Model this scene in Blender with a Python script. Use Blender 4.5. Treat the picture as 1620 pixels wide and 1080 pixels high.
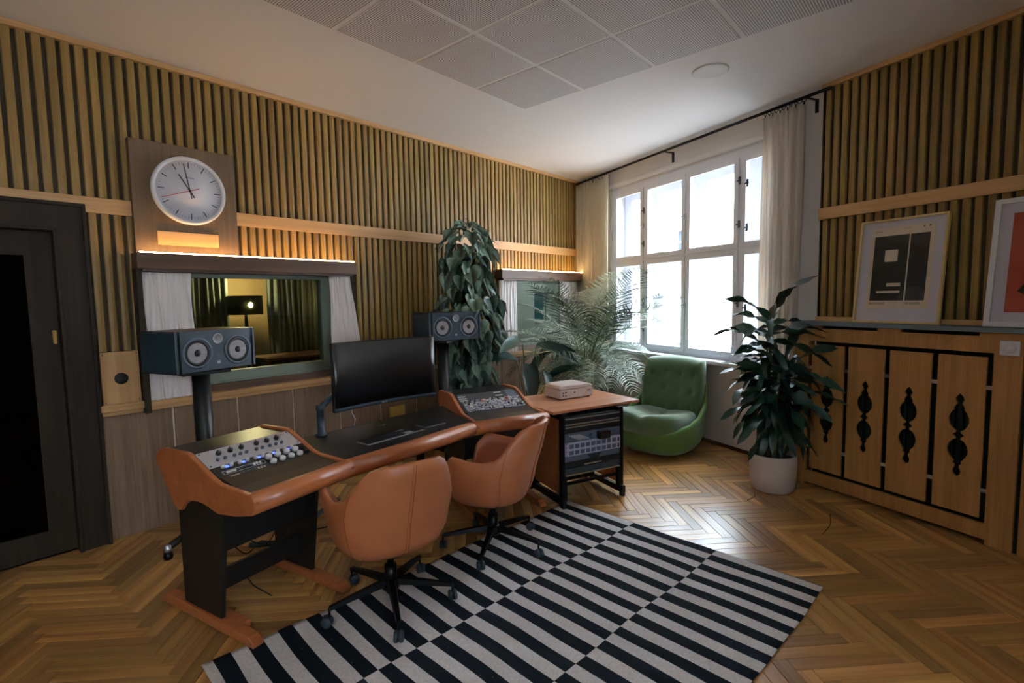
import bpy, bmesh, math, random
from mathutils import Vector, Matrix, noise
PI = math.pi
R = math.radians
random.seed(7)
SC = bpy.context.scene
COL = SC.collection
for o in list(bpy.data.objects):
    bpy.data.objects.remove(o, do_unlink=True)

# ------------------------------------------------------------------ camera, sky, exposure
YAW, PIT, ROL = R(40.96), R(4.7), R(1.0)
CAM_POS = Vector((0, 0, 1.5))
fw = Vector((math.cos(YAW) * math.cos(PIT), math.sin(YAW) * math.cos(PIT), -math.sin(PIT)))
r0 = Vector((math.sin(YAW), -math.cos(YAW), 0))
d0 = fw.cross(r0)
rt = math.cos(ROL) * r0 + math.sin(ROL) * d0
dn = -math.sin(ROL) * r0 + math.cos(ROL) * d0
cam = bpy.data.cameras.new('camera')
camo = bpy.data.objects.new('camera', cam)
COL.objects.link(camo)
mm = Matrix((rt, -dn, -fw)).transposed().to_4x4()
mm.translation = CAM_POS
camo.matrix_world = mm
cam.sensor_width = 36
cam.lens = 36 * 820 / 1620
cam.clip_start = 0.05
SC.camera = camo

W = bpy.data.worlds.new('sky')
SC.world = W
W.use_nodes = True
bg = W.node_tree.nodes['Background']
bg.inputs[0].default_value = (0.82, 0.91, 1.0, 1)
bg.inputs[1].default_value = 44.0
SC.view_settings.view_transform = 'Standard'
SC.view_settings.look = 'None'
SC.view_settings.exposure = 0.0
SC.view_settings.gamma = 1.0
SC.view_settings.use_curve_mapping = False


def lin(h):
    h = h.lstrip('#')
    c = [int(h[i:i + 2], 16) / 255 for i in (0, 2, 4)]
    return tuple([x / 12.92 if x <= .04045 else ((x + .055) / 1.055) ** 2.4 for x in c] + [1.0])


# ------------------------------------------------------------------ materials
def newmat(name):
    m = bpy.data.materials.new(name)
    m.use_nodes = True
    nt = m.node_tree
    return m, nt, nt.nodes['Principled BSDF']


def flat(name, h, rough=.5, metal=0., spec=.5, bump=0., bscale=200., coat=0., sheen=0., var=0., vscale=6., alpha=1.):
    m, nt, b = newmat(name)
    b.inputs['Base Color'].default_value = lin(h)
    b.inputs['Roughness'].default_value = rough
    b.inputs['Metallic'].default_value = metal
    b.inputs['Specular IOR Level'].default_value = spec
    b.inputs['Coat Weight'].default_value = coat
    b.inputs['Sheen Weight'].default_value = sheen
    tc = nt.nodes.new('ShaderNodeTexCoord')
    if bump:
        n = nt.nodes.new('ShaderNodeTexNoise'); n.inputs['Scale'].default_value = bscale; n.inputs['Detail'].default_value = 3
        nt.links.new(tc.outputs['Object'], n.inputs['Vector'])
        bp = nt.nodes.new('ShaderNodeBump'); bp.inputs['Strength'].default_value = bump; bp.inputs['Distance'].default_value = .002
        nt.links.new(n.outputs[0], bp.inputs['Height']); nt.links.new(bp.outputs[0], b.inputs['Normal'])
    if var:
        n = nt.nodes.new('ShaderNodeTexNoise'); n.inputs['Scale'].default_value = vscale; n.inputs['Detail'].default_value = 4
        nt.links.new(tc.outputs['Object'], n.inputs['Vector'])
        mx = nt.nodes.new('ShaderNodeMix'); mx.data_type = 'RGBA'
        c = lin(h)
        mx.inputs[6].default_value = tuple([x * (1 - var) for x in c[:3]] + [1]); mx.inputs[7].default_value = tuple([min(1, x * (1 + var)) for x in c[:3]] + [1])
        nt.links.new(n.outputs[0], mx.inputs[0]); nt.links.new(mx.outputs[2], b.inputs['Base Color'])
    return m


def wood(name, dark, light, axis='Z', freq=60., rough=.45, coat=0., rnd=.0, uv=False, spec=.5, fine=1.):
    """streaky grain running along axis"""
    m, nt, b = newmat(name)
    L = nt.links.new
    tc = nt.nodes.new('ShaderNodeTexCoord')
    mp = nt.nodes.new('ShaderNodeMapping')
    s = {'X': (freq * .03, freq, freq), 'Y': (freq, freq * .03, freq), 'Z': (freq, freq, freq * .03)}[axis]
    mp.inputs['Scale'].default_value = s
    oi = nt.nodes.new('ShaderNodeObjectInfo')
    L(tc.outputs['UV' if uv else 'Object'], mp.inputs['Vector'])
    mul = nt.nodes.new('ShaderNodeMath'); mul.operation = 'MULTIPLY'; mul.inputs[1].default_value = 37.
    L(oi.outputs['Random'], mul.inputs[0])
    add = nt.nodes.new('ShaderNodeVectorMath'); add.operation = 'ADD'
    L(mp.outputs[0], add.inputs[0]); L(mul.outputs[0], add.inputs[1])
    n1 = nt.nodes.new('ShaderNodeTexNoise'); n1.inputs['Scale'].default_value = 1.; n1.inputs['Detail'].default_value = 5; n1.inputs['Roughness'].default_value = .65
    L(add.outputs[0], n1.inputs['Vector'])
    n2 = nt.nodes.new('ShaderNodeTexNoise'); n2.inputs['Scale'].default_value = .14; n2.inputs['Detail'].default_value = 2; n2.inputs['Distortion'].default_value = 1.2
    L(add.outputs[0], n2.inputs['Vector'])
    ma = nt.nodes.new('ShaderNodeMath'); ma.operation = 'MULTIPLY_ADD'; ma.inputs[1].default_value = .5 * fine
    L(n1.outputs[0], ma.inputs[0])
    m2 = nt.nodes.new('ShaderNodeMath'); m2.operation = 'MULTIPLY'; m2.inputs[1].default_value = .55
    L(n2.outputs[0], m2.inputs[0]); L(m2.outputs[0], ma.inputs[2])
    cr = nt.nodes.new('ShaderNodeValToRGB')
    cr.color_ramp.elements[0].position = .34; cr.color_ramp.elements[0].color = lin(dark)
    cr.color_ramp.elements[1].position = .68; cr.color_ramp.elements[1].color = lin(light)
    L(ma.outputs[0], cr.inputs[0])
    out = cr.outputs[0]
    if rnd:
        hs = nt.nodes.new('ShaderNodeHueSaturation')
        src = oi.outputs['Random']
        if uv:
            at = nt.nodes.new('ShaderNodeAttribute'); at.attribute_name = 'tone'
            sm = nt.nodes.new('ShaderNodeMath'); sm.operation = 'ADD'
            L(src, sm.inputs[0]); L(at.outputs['Fac'], sm.inputs[1])
            fr = nt.nodes.new('ShaderNodeMath'); fr.operation = 'FRACT'; L(sm.outputs[0], fr.inputs[0]); src = fr.outputs[0]
            L(sm.outputs[0], mul.inputs[0])
        mr = nt.nodes.new('ShaderNodeMapRange'); mr.inputs[3].default_value = 1 - rnd; mr.inputs[4].default_value = 1 + rnd
        L(src, mr.inputs[0]); L(mr.outputs[0], hs.inputs['Value'])
        m3 = nt.nodes.new('ShaderNodeMath'); m3.operation = 'MULTIPLY'; m3.inputs[1].default_value = 7.31
        f3 = nt.nodes.new('ShaderNodeMath'); f3.operation = 'FRACT'
        L(src, m3.inputs[0]); L(m3.outputs[0], f3.inputs[0])
        r3 = nt.nodes.new('ShaderNodeMapRange'); r3.inputs[3].default_value = .494; r3.inputs[4].default_value = .505
        L(f3.outputs[0], r3.inputs[0]); L(r3.outputs[0], hs.inputs['Hue'])
        L(out, hs.inputs['Color']); out = hs.outputs[0]
    L(out, b.inputs['Base Color'])
    b.inputs['Roughness'].default_value = rough
    b.inputs['Coat Weight'].default_value = coat
    b.inputs['Coat Roughness'].default_value = .25
    b.inputs['Specular IOR Level'].default_value = spec
    bp = nt.nodes.new('ShaderNodeBump'); bp.inputs['Strength'].default_value = .12; bp.inputs['Distance'].default_value = .001
    L(n1.outputs[0], bp.inputs['Height']); L(bp.outputs[0], b.inputs['Normal'])
    return m


def emis(name, h, s):
    m, nt, b = newmat(name)
    b.inputs['Base Color'].default_value = (0, 0, 0, 1)
    b.inputs['Emission Color'].default_value = lin(h)
    b.inputs['Emission Strength'].default_value = s
    return m


def glass(name, tint='#ffffff', refl=.5):
    m = bpy.data.materials.new(name); m.use_nodes = True
    nt = m.node_tree; nt.nodes.clear()
    o = nt.nodes.new('ShaderNodeOutputMaterial')
    t = nt.nodes.new('ShaderNodeBsdfTransparent'); t.inputs[0].default_value = lin(tint)
    g = nt.nodes.new('ShaderNodeBsdfGlossy'); g.inputs['Roughness'].default_value = .01
    ge = nt.nodes.new('ShaderNodeNewGeometry')
    dt = nt.nodes.new('ShaderNodeVectorMath'); dt.operation = 'DOT_PRODUCT'
    nt.links.new(ge.outputs['Incoming'], dt.inputs[0]); nt.links.new(ge.outputs['Normal'], dt.inputs[1])
    ab = nt.nodes.new('ShaderNodeMath'); ab.operation = 'ABSOLUTE'; nt.links.new(dt.outputs['Value'], ab.inputs[0])
    om = nt.nodes.new('ShaderNodeMath'); om.operation = 'SUBTRACT'; om.inputs[0].default_value = 1; nt.links.new(ab.outputs[0], om.inputs[1])
    pw = nt.nodes.new('ShaderNodeMath'); pw.operation = 'POWER'; pw.inputs[1].default_value = 5; nt.links.new(om.outputs[0], pw.inputs[0])
    mt = nt.nodes.new('ShaderNodeMath'); mt.operation = 'MULTIPLY_ADD'; mt.inputs[1].default_value = .95 * refl; mt.inputs[2].default_value = .05 * refl; nt.links.new(pw.outputs[0], mt.inputs[0])
    mx = nt.nodes.new('ShaderNodeMixShader')
    nt.links.new(mt.outputs[0], mx.inputs[0]); nt.links.new(t.outputs[0], mx.inputs[1]); nt.links.new(g.outputs[0], mx.inputs[2])
    nt.links.new(mx.outputs[0], o.inputs[0])
    return m


def sheer(name, h, trans=.35, transp=.15):
    m = bpy.data.materials.new(name); m.use_nodes = True
    nt = m.node_tree; nt.nodes.clear()
    o = nt.nodes.new('ShaderNodeOutputMaterial')
    d = nt.nodes.new('ShaderNodeBsdfDiffuse'); d.inputs[0].default_value = lin(h)
    t = nt.nodes.new('ShaderNodeBsdfTranslucent'); t.inputs[0].default_value = lin(h)
    p = nt.nodes.new('ShaderNodeBsdfTransparent')
    a = nt.nodes.new('ShaderNodeMixShader'); a.inputs[0].default_value = trans
    c = nt.nodes.new('ShaderNodeMixShader'); c.inputs[0].default_value = transp
    L = nt.links.new
    L(d.outputs[0], a.inputs[1]); L(t.outputs[0], a.inputs[2]); L(a.outputs[0], c.inputs[1]); L(p.outputs[0], c.inputs[2]); L(c.outputs[0], o.inputs[0])
    return m


def leafmat(name, dark, light, rough=.4, trans=.12):
    m, nt, b = newmat(name)
    oi = nt.nodes.new('ShaderNodeObjectInfo')
    tc = nt.nodes.new('ShaderNodeTexCoord')
    n = nt.nodes.new('ShaderNodeTexNoise'); n.inputs['Scale'].default_value = 18
    ad = nt.nodes.new('ShaderNodeMath'); ad.operation = 'ADD'
    L = nt.links.new
    L(tc.outputs['Object'], n.inputs['Vector']); L(n.outputs[0], ad.inputs[0]); L(oi.outputs['Random'], ad.inputs[1])
    cr = nt.nodes.new('ShaderNodeValToRGB')
    cr.color_ramp.elements[0].position = .45; cr.color_ramp.elements[0].color = lin(dark)
    cr.color_ramp.elements[1].position = 1.3 if False else 1.0; cr.color_ramp.elements[1].color = lin(light)
    mh = nt.nodes.new('ShaderNodeMath'); mh.operation = 'MULTIPLY'; mh.inputs[1].default_value = .75
    L(ad.outputs[0], mh.inputs[0]); L(mh.outputs[0], cr.inputs[0]); L(cr.outputs[0], b.inputs['Base Color'])
    b.inputs['Roughness'].default_value = rough
    return m


def perforated():
    m, nt, b = newmat('perforated_panel')
    L = nt.links.new
    tc = nt.nodes.new('ShaderNodeTexCoord'); mp = nt.nodes.new('ShaderNodeMapping'); mp.inputs['Scale'].default_value = (72, 72, 72)
    L(tc.outputs['Object'], mp.inputs[0])
    fr = nt.nodes.new('ShaderNodeVectorMath'); fr.operation = 'FRACTION'; L(mp.outputs[0], fr.inputs[0])
    sb = nt.nodes.new('ShaderNodeVectorMath'); sb.operation = 'SUBTRACT'; sb.inputs[1].default_value = (.5, .5, 0); L(fr.outputs[0], sb.inputs[0])
    sp = nt.nodes.new('ShaderNodeSeparateXYZ'); L(sb.outputs[0], sp.inputs[0])
    cb = nt.nodes.new('ShaderNodeCombineXYZ'); L(sp.outputs[0], cb.inputs[0]); L(sp.outputs[1], cb.inputs[1])
    ln = nt.nodes.new('ShaderNodeVectorMath'); ln.operation = 'LENGTH'; L(cb.outputs[0], ln.inputs[0])
    cr = nt.nodes.new('ShaderNodeValToRGB'); cr.color_ramp.elements[0].position = .29; cr.color_ramp.elements[0].color = lin('#3b3b3d')
    cr.color_ramp.elements[1].position = .36; cr.color_ramp.elements[1].color = lin('#e0dcd8')
    L(ln.outputs['Value'], cr.inputs[0]); L(cr.outputs[0], b.inputs['Base Color'])
    b.inputs['Roughness'].default_value = .8
    return m


def rugmat():
    m, nt, b = newmat('woven_wool')
    L = nt.links.new
    uv = nt.nodes.new('ShaderNodeTexCoord'); sp = nt.nodes.new('ShaderNodeSeparateXYZ'); L(uv.outputs['UV'], sp.inputs[0])

    def math_(op, a, bb=None, c=None):
        n = nt.nodes.new('ShaderNodeMath'); n.operation = op
        for i, x in enumerate((a, bb, c)):
            if x is None: continue
            if isinstance(x, (int, float)): n.inputs[i].default_value = x
            else: L(x, n.inputs[i])
        return n.outputs[0]
    # u along the length, v across; three columns with alternating stripes
    colm = math_('FLOOR', math_('MULTIPLY', sp.outputs[1], 3.0))
    k = math_('FLOOR', math_('DIVIDE', sp.outputs[0], .0655))
    par = math_('MODULO', math_('ADD', k, colm), 2.0)
    # thin light thread gap at the stripe ends
    cr = nt.nodes.new('ShaderNodeMix'); cr.data_type = 'RGBA'
    cr.inputs[6].default_value = lin('#cfc7c2'); cr.inputs[7].default_value = lin('#11181f')
    L(par, cr.inputs[0])
    nz = nt.nodes.new('ShaderNodeTexNoise'); nz.inputs['Scale'].default_value = 90; nz.inputs['Detail'].default_value = 4
    L(uv.outputs['Object'], nz.inputs['Vector'])
    hs = nt.nodes.new('ShaderNodeHueSaturation'); mr = nt.nodes.new('ShaderNodeMapRange'); mr.inputs[3].default_value = .7; mr.inputs[4].default_value = 1.3
    L(nz.outputs[0], mr.inputs[0]); L(mr.outputs[0], hs.inputs['Value']); L(cr.outputs[2], hs.inputs['Color'])
    # lint specks
    vo = nt.nodes.new('ShaderNodeTexVoronoi'); vo.inputs['Scale'].default_value = 26
    L(uv.outputs['Object'], vo.inputs['Vector'])
    sk = nt.nodes.new('ShaderNodeMath'); sk.operation = 'LESS_THAN'; sk.inputs[1].default_value = .045; L(vo.outputs['Distance'], sk.inputs[0])
    mx = nt.nodes.new('ShaderNodeMix'); mx.data_type = 'RGBA'; L(sk.outputs[0], mx.inputs[0]); L(hs.outputs[0], mx.inputs[6]); mx.inputs[7].default_value = lin('#8d9291')
    L(mx.outputs[2], b.inputs['Base Color'])
    b.inputs['Roughness'].default_value = .95; b.inputs['Specular IOR Level'].default_value = .15
    wv = nt.nodes.new('ShaderNodeTexNoise'); wv.inputs['Scale'].default_value = 400
    L(uv.outputs['Object'], wv.inputs['Vector'])
    bp = nt.nodes.new('ShaderNodeBump'); bp.inputs['Strength'].default_value = .5; bp.inputs['Distance'].default_value = .002
    L(wv.outputs[0], bp.inputs['Height']); L(bp.outputs[0], b.inputs['Normal'])
    return m


M = {}
M['plaster'] = flat('plaster', '#dedad7', .9, bump=.15, bscale=60)
M['ceil'] = flat('ceiling_paint', '#e2deda', .9, bump=.08, bscale=80)
M['perf'] = perforated()
M['slat'] = wood('slat_wood', '#6f5722', '#967537', 'Z', 90, .5, rnd=.1)
M['trim'] = wood('light_oak_trim', '#a87c4b', '#c79d69', 'X', 50, .5)
M['trimz'] = wood('light_oak_upright', '#a87c4b', '#c79d69', 'Z', 50, .5)
M['felt'] = flat('dark_backing', '#40372a', .95, bump=.3, bscale=150)
M['wains'] = wood('ribbed_wainscot', '#5d4835', '#80664c', 'Z', 260, .7)
M['strip'] = flat('pale_joint_strip', '#c9b9a6', .6)
M['darkwood'] = wood('stained_walnut', '#3a261b', '#66482f', 'X', 40, .5)
M['doorwood'] = wood('dark_door_wood', '#1c150f', '#33271b', 'Z', 40, .6, spec=.2)
M['clockpanel'] = wood('brown_veneer', '#54402b', '#70573a', 'Z', 120, .55)
M['cab'] = wood('cabinet_oak', '#8f6230', '#b07f45', 'Z', 110, .5)
M['cabx'] = wood('cabinet_oak_rail', '#8f6230', '#b07f45', 'X', 110, .5)
M['board'] = wood('parquet_oak', '#825325', '#cb9a58', 'X', 34, .32, coat=.4, rnd=.4, uv=True)
M['subfloor'] = flat('subfloor', '#20140c', .9)
M['cherry'] = wood('cherry_desk_wood', '#955029', '#b56c3f', 'X', 30, .38, coat=.2)
M['tabletop'] = wood('red_beech_top', '#a96846', '#c48963', 'X', 60, .35, coat=.3)
M['blackveneer'] = wood('black_veneer', '#0f1012', '#1b1c1e', 'X', 120, .35)
M['black'] = flat('black_satin', '#141517', .42)
M['blackm'] = flat('black_metal', '#0f1216', .38, metal=.6)
M['bluegrey'] = flat('blue_grey_lacquer', '#26343f', .45)
M['spkside'] = wood('speaker_veneer', '#1c2b35', '#27404c', 'X', 120, .45)
M['spktop'] = wood('speaker_top_veneer', '#2b1512', '#43221b', 'X', 120, .4)
M['silver'] = flat('brushed_silver', '#b9bbc0', .3, metal=.9)
M['cone'] = flat('speaker_cone', '#948e90', .5, var=.2, vscale=30)
M['rubber'] = flat('rubber', '#0b0c0e', .6)
M['screen'] = flat('screen_glass', '#04070a', .33, spec=1.)
M['white'] = flat('white_lacquer', '#d8d8dc', .4)
M['whitepaint'] = flat('white_window_paint', '#e6e9f2', .45)
M['leather'] = flat('tan_leather', '#a8633c', .42, bump=.35, bscale=260, var=.12, vscale=9)
M['seam'] = flat('leather_seam', '#9a4f28', .5)
M['green'] = flat('green_velour', '#465f37', .85, bump=.4, bscale=350, sheen=.6, var=.12, vscale=12)
M['green2'] = flat('shell_green', '#4d6c28', .85, bump=.4, bscale=350, sheen=.2, var=.12, vscale=12)
M['pot'] = flat('pale_ceramic', '#b9aca3', .75, bump=.2, bscale=60, var=.05)
M['soil'] = flat('soil', '#1d1510', 1., bump=.8, bscale=60)
M['leafd'] = leafmat('dracaena_leaf', '#0f2a22', '#24493a', .35)
M['leafv'] = leafmat('heart_leaf', '#1f3a30', '#7f9884', .38)
M['leafp'] = leafmat('palm_leaf', '#47594a', '#a9b5a0', .5)
M['leafb'] = leafmat('broad_leaf', '#18352a', '#38584a', .35)
M['stem'] = flat('green_stem', '#5f6b38', .6)
M['trunk'] = flat('pale_trunk', '#5d5a43', .8, bump=.6, bscale=60)
M['curtain'] = sheer('white_curtain', '#e8dfd2', .4, .06)
M['curtain2'] = sheer('sheer_curtain', '#e9e3d2', .5, .16)
M['curtainw'] = flat('booth_window_curtain', '#ece2dc', .9)
M['gcurt'] = flat('green_curtain', '#4b5348', .9)
M['bwall'] = flat('booth_wall', '#b39a6a', .9)
M['shade'] = flat('dark_lamp_shade', '#14231c', .8)
M['led'] = emis('warm_led', '#ffcb8a', 105)
M['bulb'] = emis('warm_bulb', '#ffcf80', 40)
M['blueled'] = emis('blue_led', '#5a78ff', 2.5)
M['glass'] = glass('window_glass', '#f4f8fa', .5)
M['boothglass'] = glass('booth_glass', '#dfe9e2', .9)
M['doorglass'] = glass('door_glass', '#39403c', .1)
M['picglass'] = glass('picture_glass', '#ffffff', .45)
M['rug'] = rugmat()
M['top'] = flat('blue_grey_stone', '#66757d', .4, var=.08)
M['gold'] = wood('pale_gold_frame', '#c1a468', '#d9c28c', 'Z', 60, .4)
M['paper'] = flat('cream_paper', '#d8c8b0', .8)
M['mat'] = flat('white_mount', '#cfcbd6', .8)
M['ink'] = flat('black_ink', '#101a20', .6)
M['cream'] = flat('cream_print', '#d3c6b4', .8)
M['orange'] = flat('orange_print', '#a5432a', .8)
M['facade'] = flat('courtyard_render', '#e0d8d4', .9)
M['farglass'] = flat('far_window', '#262e34', .5, spec=.2)
M['red'] = flat('red_hand', '#c02a20', .5)
M['plastic'] = flat('cream_plastic', '#c9b9b0', .5, var=.05, vscale=40)
M['brass'] = flat('brass_box', '#c09a4a', .5)
M['gear'] = flat('light_grey_faceplate', '#b3aeb0', .45)
M['lilac'] = flat('lilac_faceplate', '#a9a6c0', .4)
M['gearb'] = flat('dark_faceplate', '#161c22', .4)
M['gearg'] = flat('slate_faceplate', '#4f5a6a', .4)
M['knobw'] = flat('white_knob', '#d6d3d2', .35)
M['knobk'] = flat('black_knob', '#121313', .35)
M['knobr'] = flat('red_knob', '#c06a55', .4)
M['teal'] = flat('teal_cloth', '#3d7078', .9)


# ------------------------------------------------------------------ mesh builder
class MB:
    def __init__(s):
        s.v = []; s.f = []; s.sm = []; s.mi = []; s.cur = 0

    def add(s, vs, fs, smooth=False, mat=None):
        b = len(s.v); s.v += [tuple(p) for p in vs]
        for f in fs:
            s.f.append([i + b for i in f]); s.sm.append(smooth); s.mi.append(s.cur if mat is None else mat)
        return s

    def box(s, x0, x1, y0, y1, z0, z1, mtx=None, mat=None):
        p = [Vector((x, y, z)) for z in (z0, z1) for y in (y0, y1) for x in (x0, x1)]
        if mtx: p = [mtx @ q for q in p]
        return s.add(p, [(0, 2, 3, 1), (4, 5, 7, 6), (0, 1, 5, 4), (1, 3, 7, 5), (3, 2, 6, 7), (2, 0, 4, 6)], mat=mat)

    def bbox(s, x0, x1, y0, y1, z0, z1, c=.004, mtx=None, mat=None):
        """box with chamfered edges"""
        bm = bmesh.new()
        bmesh.ops.create_cube(bm, size=1)
        for v in bm.verts:
            v.co = Vector(((x0 + x1) / 2 + v.co.x * (x1 - x0), (y0 + y1) / 2 + v.co.y * (y1 - y0), (z0 + z1) / 2 + v.co.z * (z1 - z0)))
        c = min(c, (x1 - x0) * .45, (y1 - y0) * .45, (z1 - z0) * .45)
        bmesh.ops.bevel(bm, geom=bm.edges[:], offset=c, segments=2, affect='EDGES', profile=.5)
        bm.verts.ensure_lookup_table()
        vs = [(mtx @ v.co) if mtx else v.co.copy() for v in bm.verts]
        fs = [[v.index for v in f.verts] for f in bm.faces]
        bm.free()
        return s.add(vs, fs, mat=mat)

    def prism(s, pts, h0, h1, plane='xz', mat=None, smooth=False):
        """polygon pts extruded along the third axis"""
        n = len(pts)
        def P(a, b, h):
            return {'xz': (a, h, b), 'xy': (a, b, h), 'yz': (h, a, b)}[plane]
        vs = [P(a, b, h0) for a, b in pts] + [P(a, b, h1) for a, b in pts]
        fs = [tuple(range(n))[::-1], tuple(range(n, 2 * n))]
        s.add(vs, fs, mat=mat)
        s.add(vs, [(i, (i + 1) % n, n + (i + 1) % n, n + i) for i in range(n)], smooth, mat)
        return s

    def tube(s, pts, rad, n=8, mat=None, cap=True):
        pts = [Vector(p) for p in pts]
        rs = rad if isinstance(rad, (list, tuple)) else [rad] * len(pts)
        vs = []; up = None
        for i, p in enumerate(pts):
            d = (pts[min(i + 1, len(pts) - 1)] - pts[max(i - 1, 0)]).normalized()
            if up is None:
                up = Vector((0, 0, 1)) if abs(d.z) < .9 else Vector((1, 0, 0))
            a = (up - d * up.dot(d)).normalized(); up = a; b = d.cross(a)
            for k in range(n):
                t = 2 * PI * k / n
                vs.append(p + (a * math.cos(t) + b * math.sin(t)) * rs[i])
        fs = []
        for i in range(len(pts) - 1):
            for k in range(n):
                fs.append((i * n + k, i * n + (k + 1) % n, (i + 1) * n + (k + 1) % n, (i + 1) * n + k))
        s.add(vs, fs, True, mat)
        if cap:
            s.add(vs[:n], [tuple(range(n))[::-1]], False, mat); s.add(vs[-n:], [tuple(range(n))], False, mat)
        return s

    def lathe(s, prof, n=32, mtx=None, mat=None, smooth=True):
        """prof list of (r, z)"""
        vs = []
        for r, z in prof:
            for k in range(n):
                t = 2 * PI * k / n
                q = Vector((r * math.cos(t), r * math.sin(t), z)); vs.append(mtx @ q if mtx else q)
        fs = []
        for i in range(len(prof) - 1):
            for k in range(n):
                fs.append((i * n + k, i * n + (k + 1) % n, (i + 1) * n + (k + 1) % n, (i + 1) * n + k))
        s.add(vs, fs, smooth, mat)
        s.add(vs[:n], [tuple(range(n))[::-1]], False, mat); s.add(vs[-n:], [tuple(range(n))], False, mat)
        return s

    def grid(s, fn, nu, nv, smooth=True, mat=None, closeu=False):
        vs = [fn(i / nu, j / nv) for i in range(nu + (0 if closeu else 1)) for j in range(nv + 1)]
        fs = []
        N = nu if closeu else nu
        for i in range(N):
            for j in range(nv):
                a = i * (nv + 1) + j; b = ((i + 1) % nu if closeu else i + 1) * (nv + 1) + j
                fs.append((a, b, b + 1, a + 1))
        return s.add(vs, fs, smooth, mat)

    def mesh(s, name, mats):
        me = bpy.data.meshes.new(name)
        me.from_pydata(s.v, [], s.f)
        for m in (mats if isinstance(mats, (list, tuple)) else [mats]): me.materials.append(m)
        me.polygons.foreach_set('use_smooth', s.sm)
        me.polygons.foreach_set('material_index', s.mi)
        me.update()
        return me

    def obj(s, name, mats, parent=None, loc=None, rz=0, weld=True):
        me = s.mesh(name, mats)
        if weld:
            bm = bmesh.new(); bm.from_mesh(me)
            bmesh.ops.remove_doubles(bm, verts=bm.verts[:], dist=1e-5)
            bmesh.ops.recalc_face_normals(bm, faces=bm.faces[:])
            bm.to_mesh(me); bm.free()
        return link(name, me, parent, loc, rz)


def link(name, me, parent=None, loc=None, rz=0):
    o = bpy.data.objects.new(name, me)
    COL.objects.link(o)
    if parent: o.parent = parent
    if loc: o.location = loc
    if rz: o.rotation_euler = (0, 0, rz)
    return o


def tag(o, label=None, cat=None, group=None, kind=None):
    if label: o['label'] = label
    if cat: o['category'] = cat
    if group: o['group'] = group
    if kind: o['kind'] = kind
    return o


def thing(name, label, cat, loc=(0, 0, 0), rz=0, group=None):
    o = bpy.data.objects.new(name, None); o.empty_display_size = .1
    COL.objects.link(o); o.location = loc; o.rotation_euler = (0, 0, rz)
    return tag(o, label, cat, group)


def struct(o, label=None):
    return tag(o, label, None, None, 'structure')


def Tm(x, y, z, rx=0, ry=0, rz=0):
    return Matrix.Translation((x, y, z)) @ Matrix.Rotation(rz, 4, 'Z') @ Matrix.Rotation(ry, 4, 'Y') @ Matrix.Rotation(rx, 4, 'X')


def text(name, body, size, mat, parent=None, mtx=None, ext=.0004, align='LEFT'):
    cu = bpy.data.curves.new('t', 'FONT'); cu.body = body; cu.size = size; cu.extrude = ext; cu.align_x = align; cu.resolution_u = 2
    to = bpy.data.objects.new('t', cu); COL.objects.link(to)
    dg = bpy.context.evaluated_depsgraph_get()
    me = bpy.data.meshes.new_from_object(to.evaluated_get(dg))
    bpy.data.objects.remove(to, do_unlink=True)
    me.materials.clear(); me.materials.append(mat)
    if mtx: me.transform(mtx)
    return link(name, me, parent)


def wallmesh(rects, u0, u1, z0, z1, y0, y1):
    """wall slab in local x-z with rectangular openings (u0,u1,z0,z1)"""
    us = sorted(set([u0, u1] + [r[0] for r in rects] + [r[1] for r in rects]))
    mb = MB()
    for a, b in zip(us[:-1], us[1:]):
        holes = sorted([(r[2], r[3]) for r in rects if r[0] <= a + 1e-6 and r[1] >= b - 1e-6])
        z = z0
        for h0, h1 in holes:
            if h0 > z: mb.box(a, b, y0, y1, z, h0)
            z = h1
        if z < z1: mb.box(a, b, y0, y1, z, z1)
    return mb


# ------------------------------------------------------------------ room frame
H = 3.09
WY = 4.085
CX = 6.205
TH = R(-113.65)
T = Vector((math.cos(TH), math.sin(TH), 0)); N = Vector((math.sin(TH), -math.cos(TH), 0))
COR = Vector((CX, 4.082, 0))
YB = -2.05; XL = -2.6
tb = (YB - COR.y) / T.y
BR = COR + T * tb
ROOM = [(XL, WY), (CX, WY), (BR.x, YB), (XL, YB)]


def inroom(x, y, m=0.):
    if x < XL + m or y > WY - m or y < YB + m: return False
    return (Vector((x, y, 0)) - COR).dot(N) > m


fl = struct(MB().prism([(XL, WY), (XL, YB), (BR.x, YB), (CX, WY)], -.06, -.013, 'xy').obj('floor', M['subfloor']))
mb = MB().prism([(XL, WY), (XL, YB), (BR.x, YB), (CX, WY)], H, H + .1, 'xy')
ceil = struct(mb.obj('ceiling', M['ceil']))
# perforated acoustic panels, 0.59 m module
me = MB().bbox(-.281, .281, -.281, .281, -.004, .001, .003).mesh('ceiling_panel', M['perf'])
for i in range(-1, 8):
    for j in range(0, 8):
        cx = 3.505 - .295 - .59 * i; cy = 2.86 - .295 - .59 * j
        if i < 0 or cy < YB + .3 or cx < XL + .3: continue
        link('ceiling_panel', me, ceil, (cx, cy, H))

# herringbone parquet
BL, BW = .4625, .0668
gap = .0026


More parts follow.
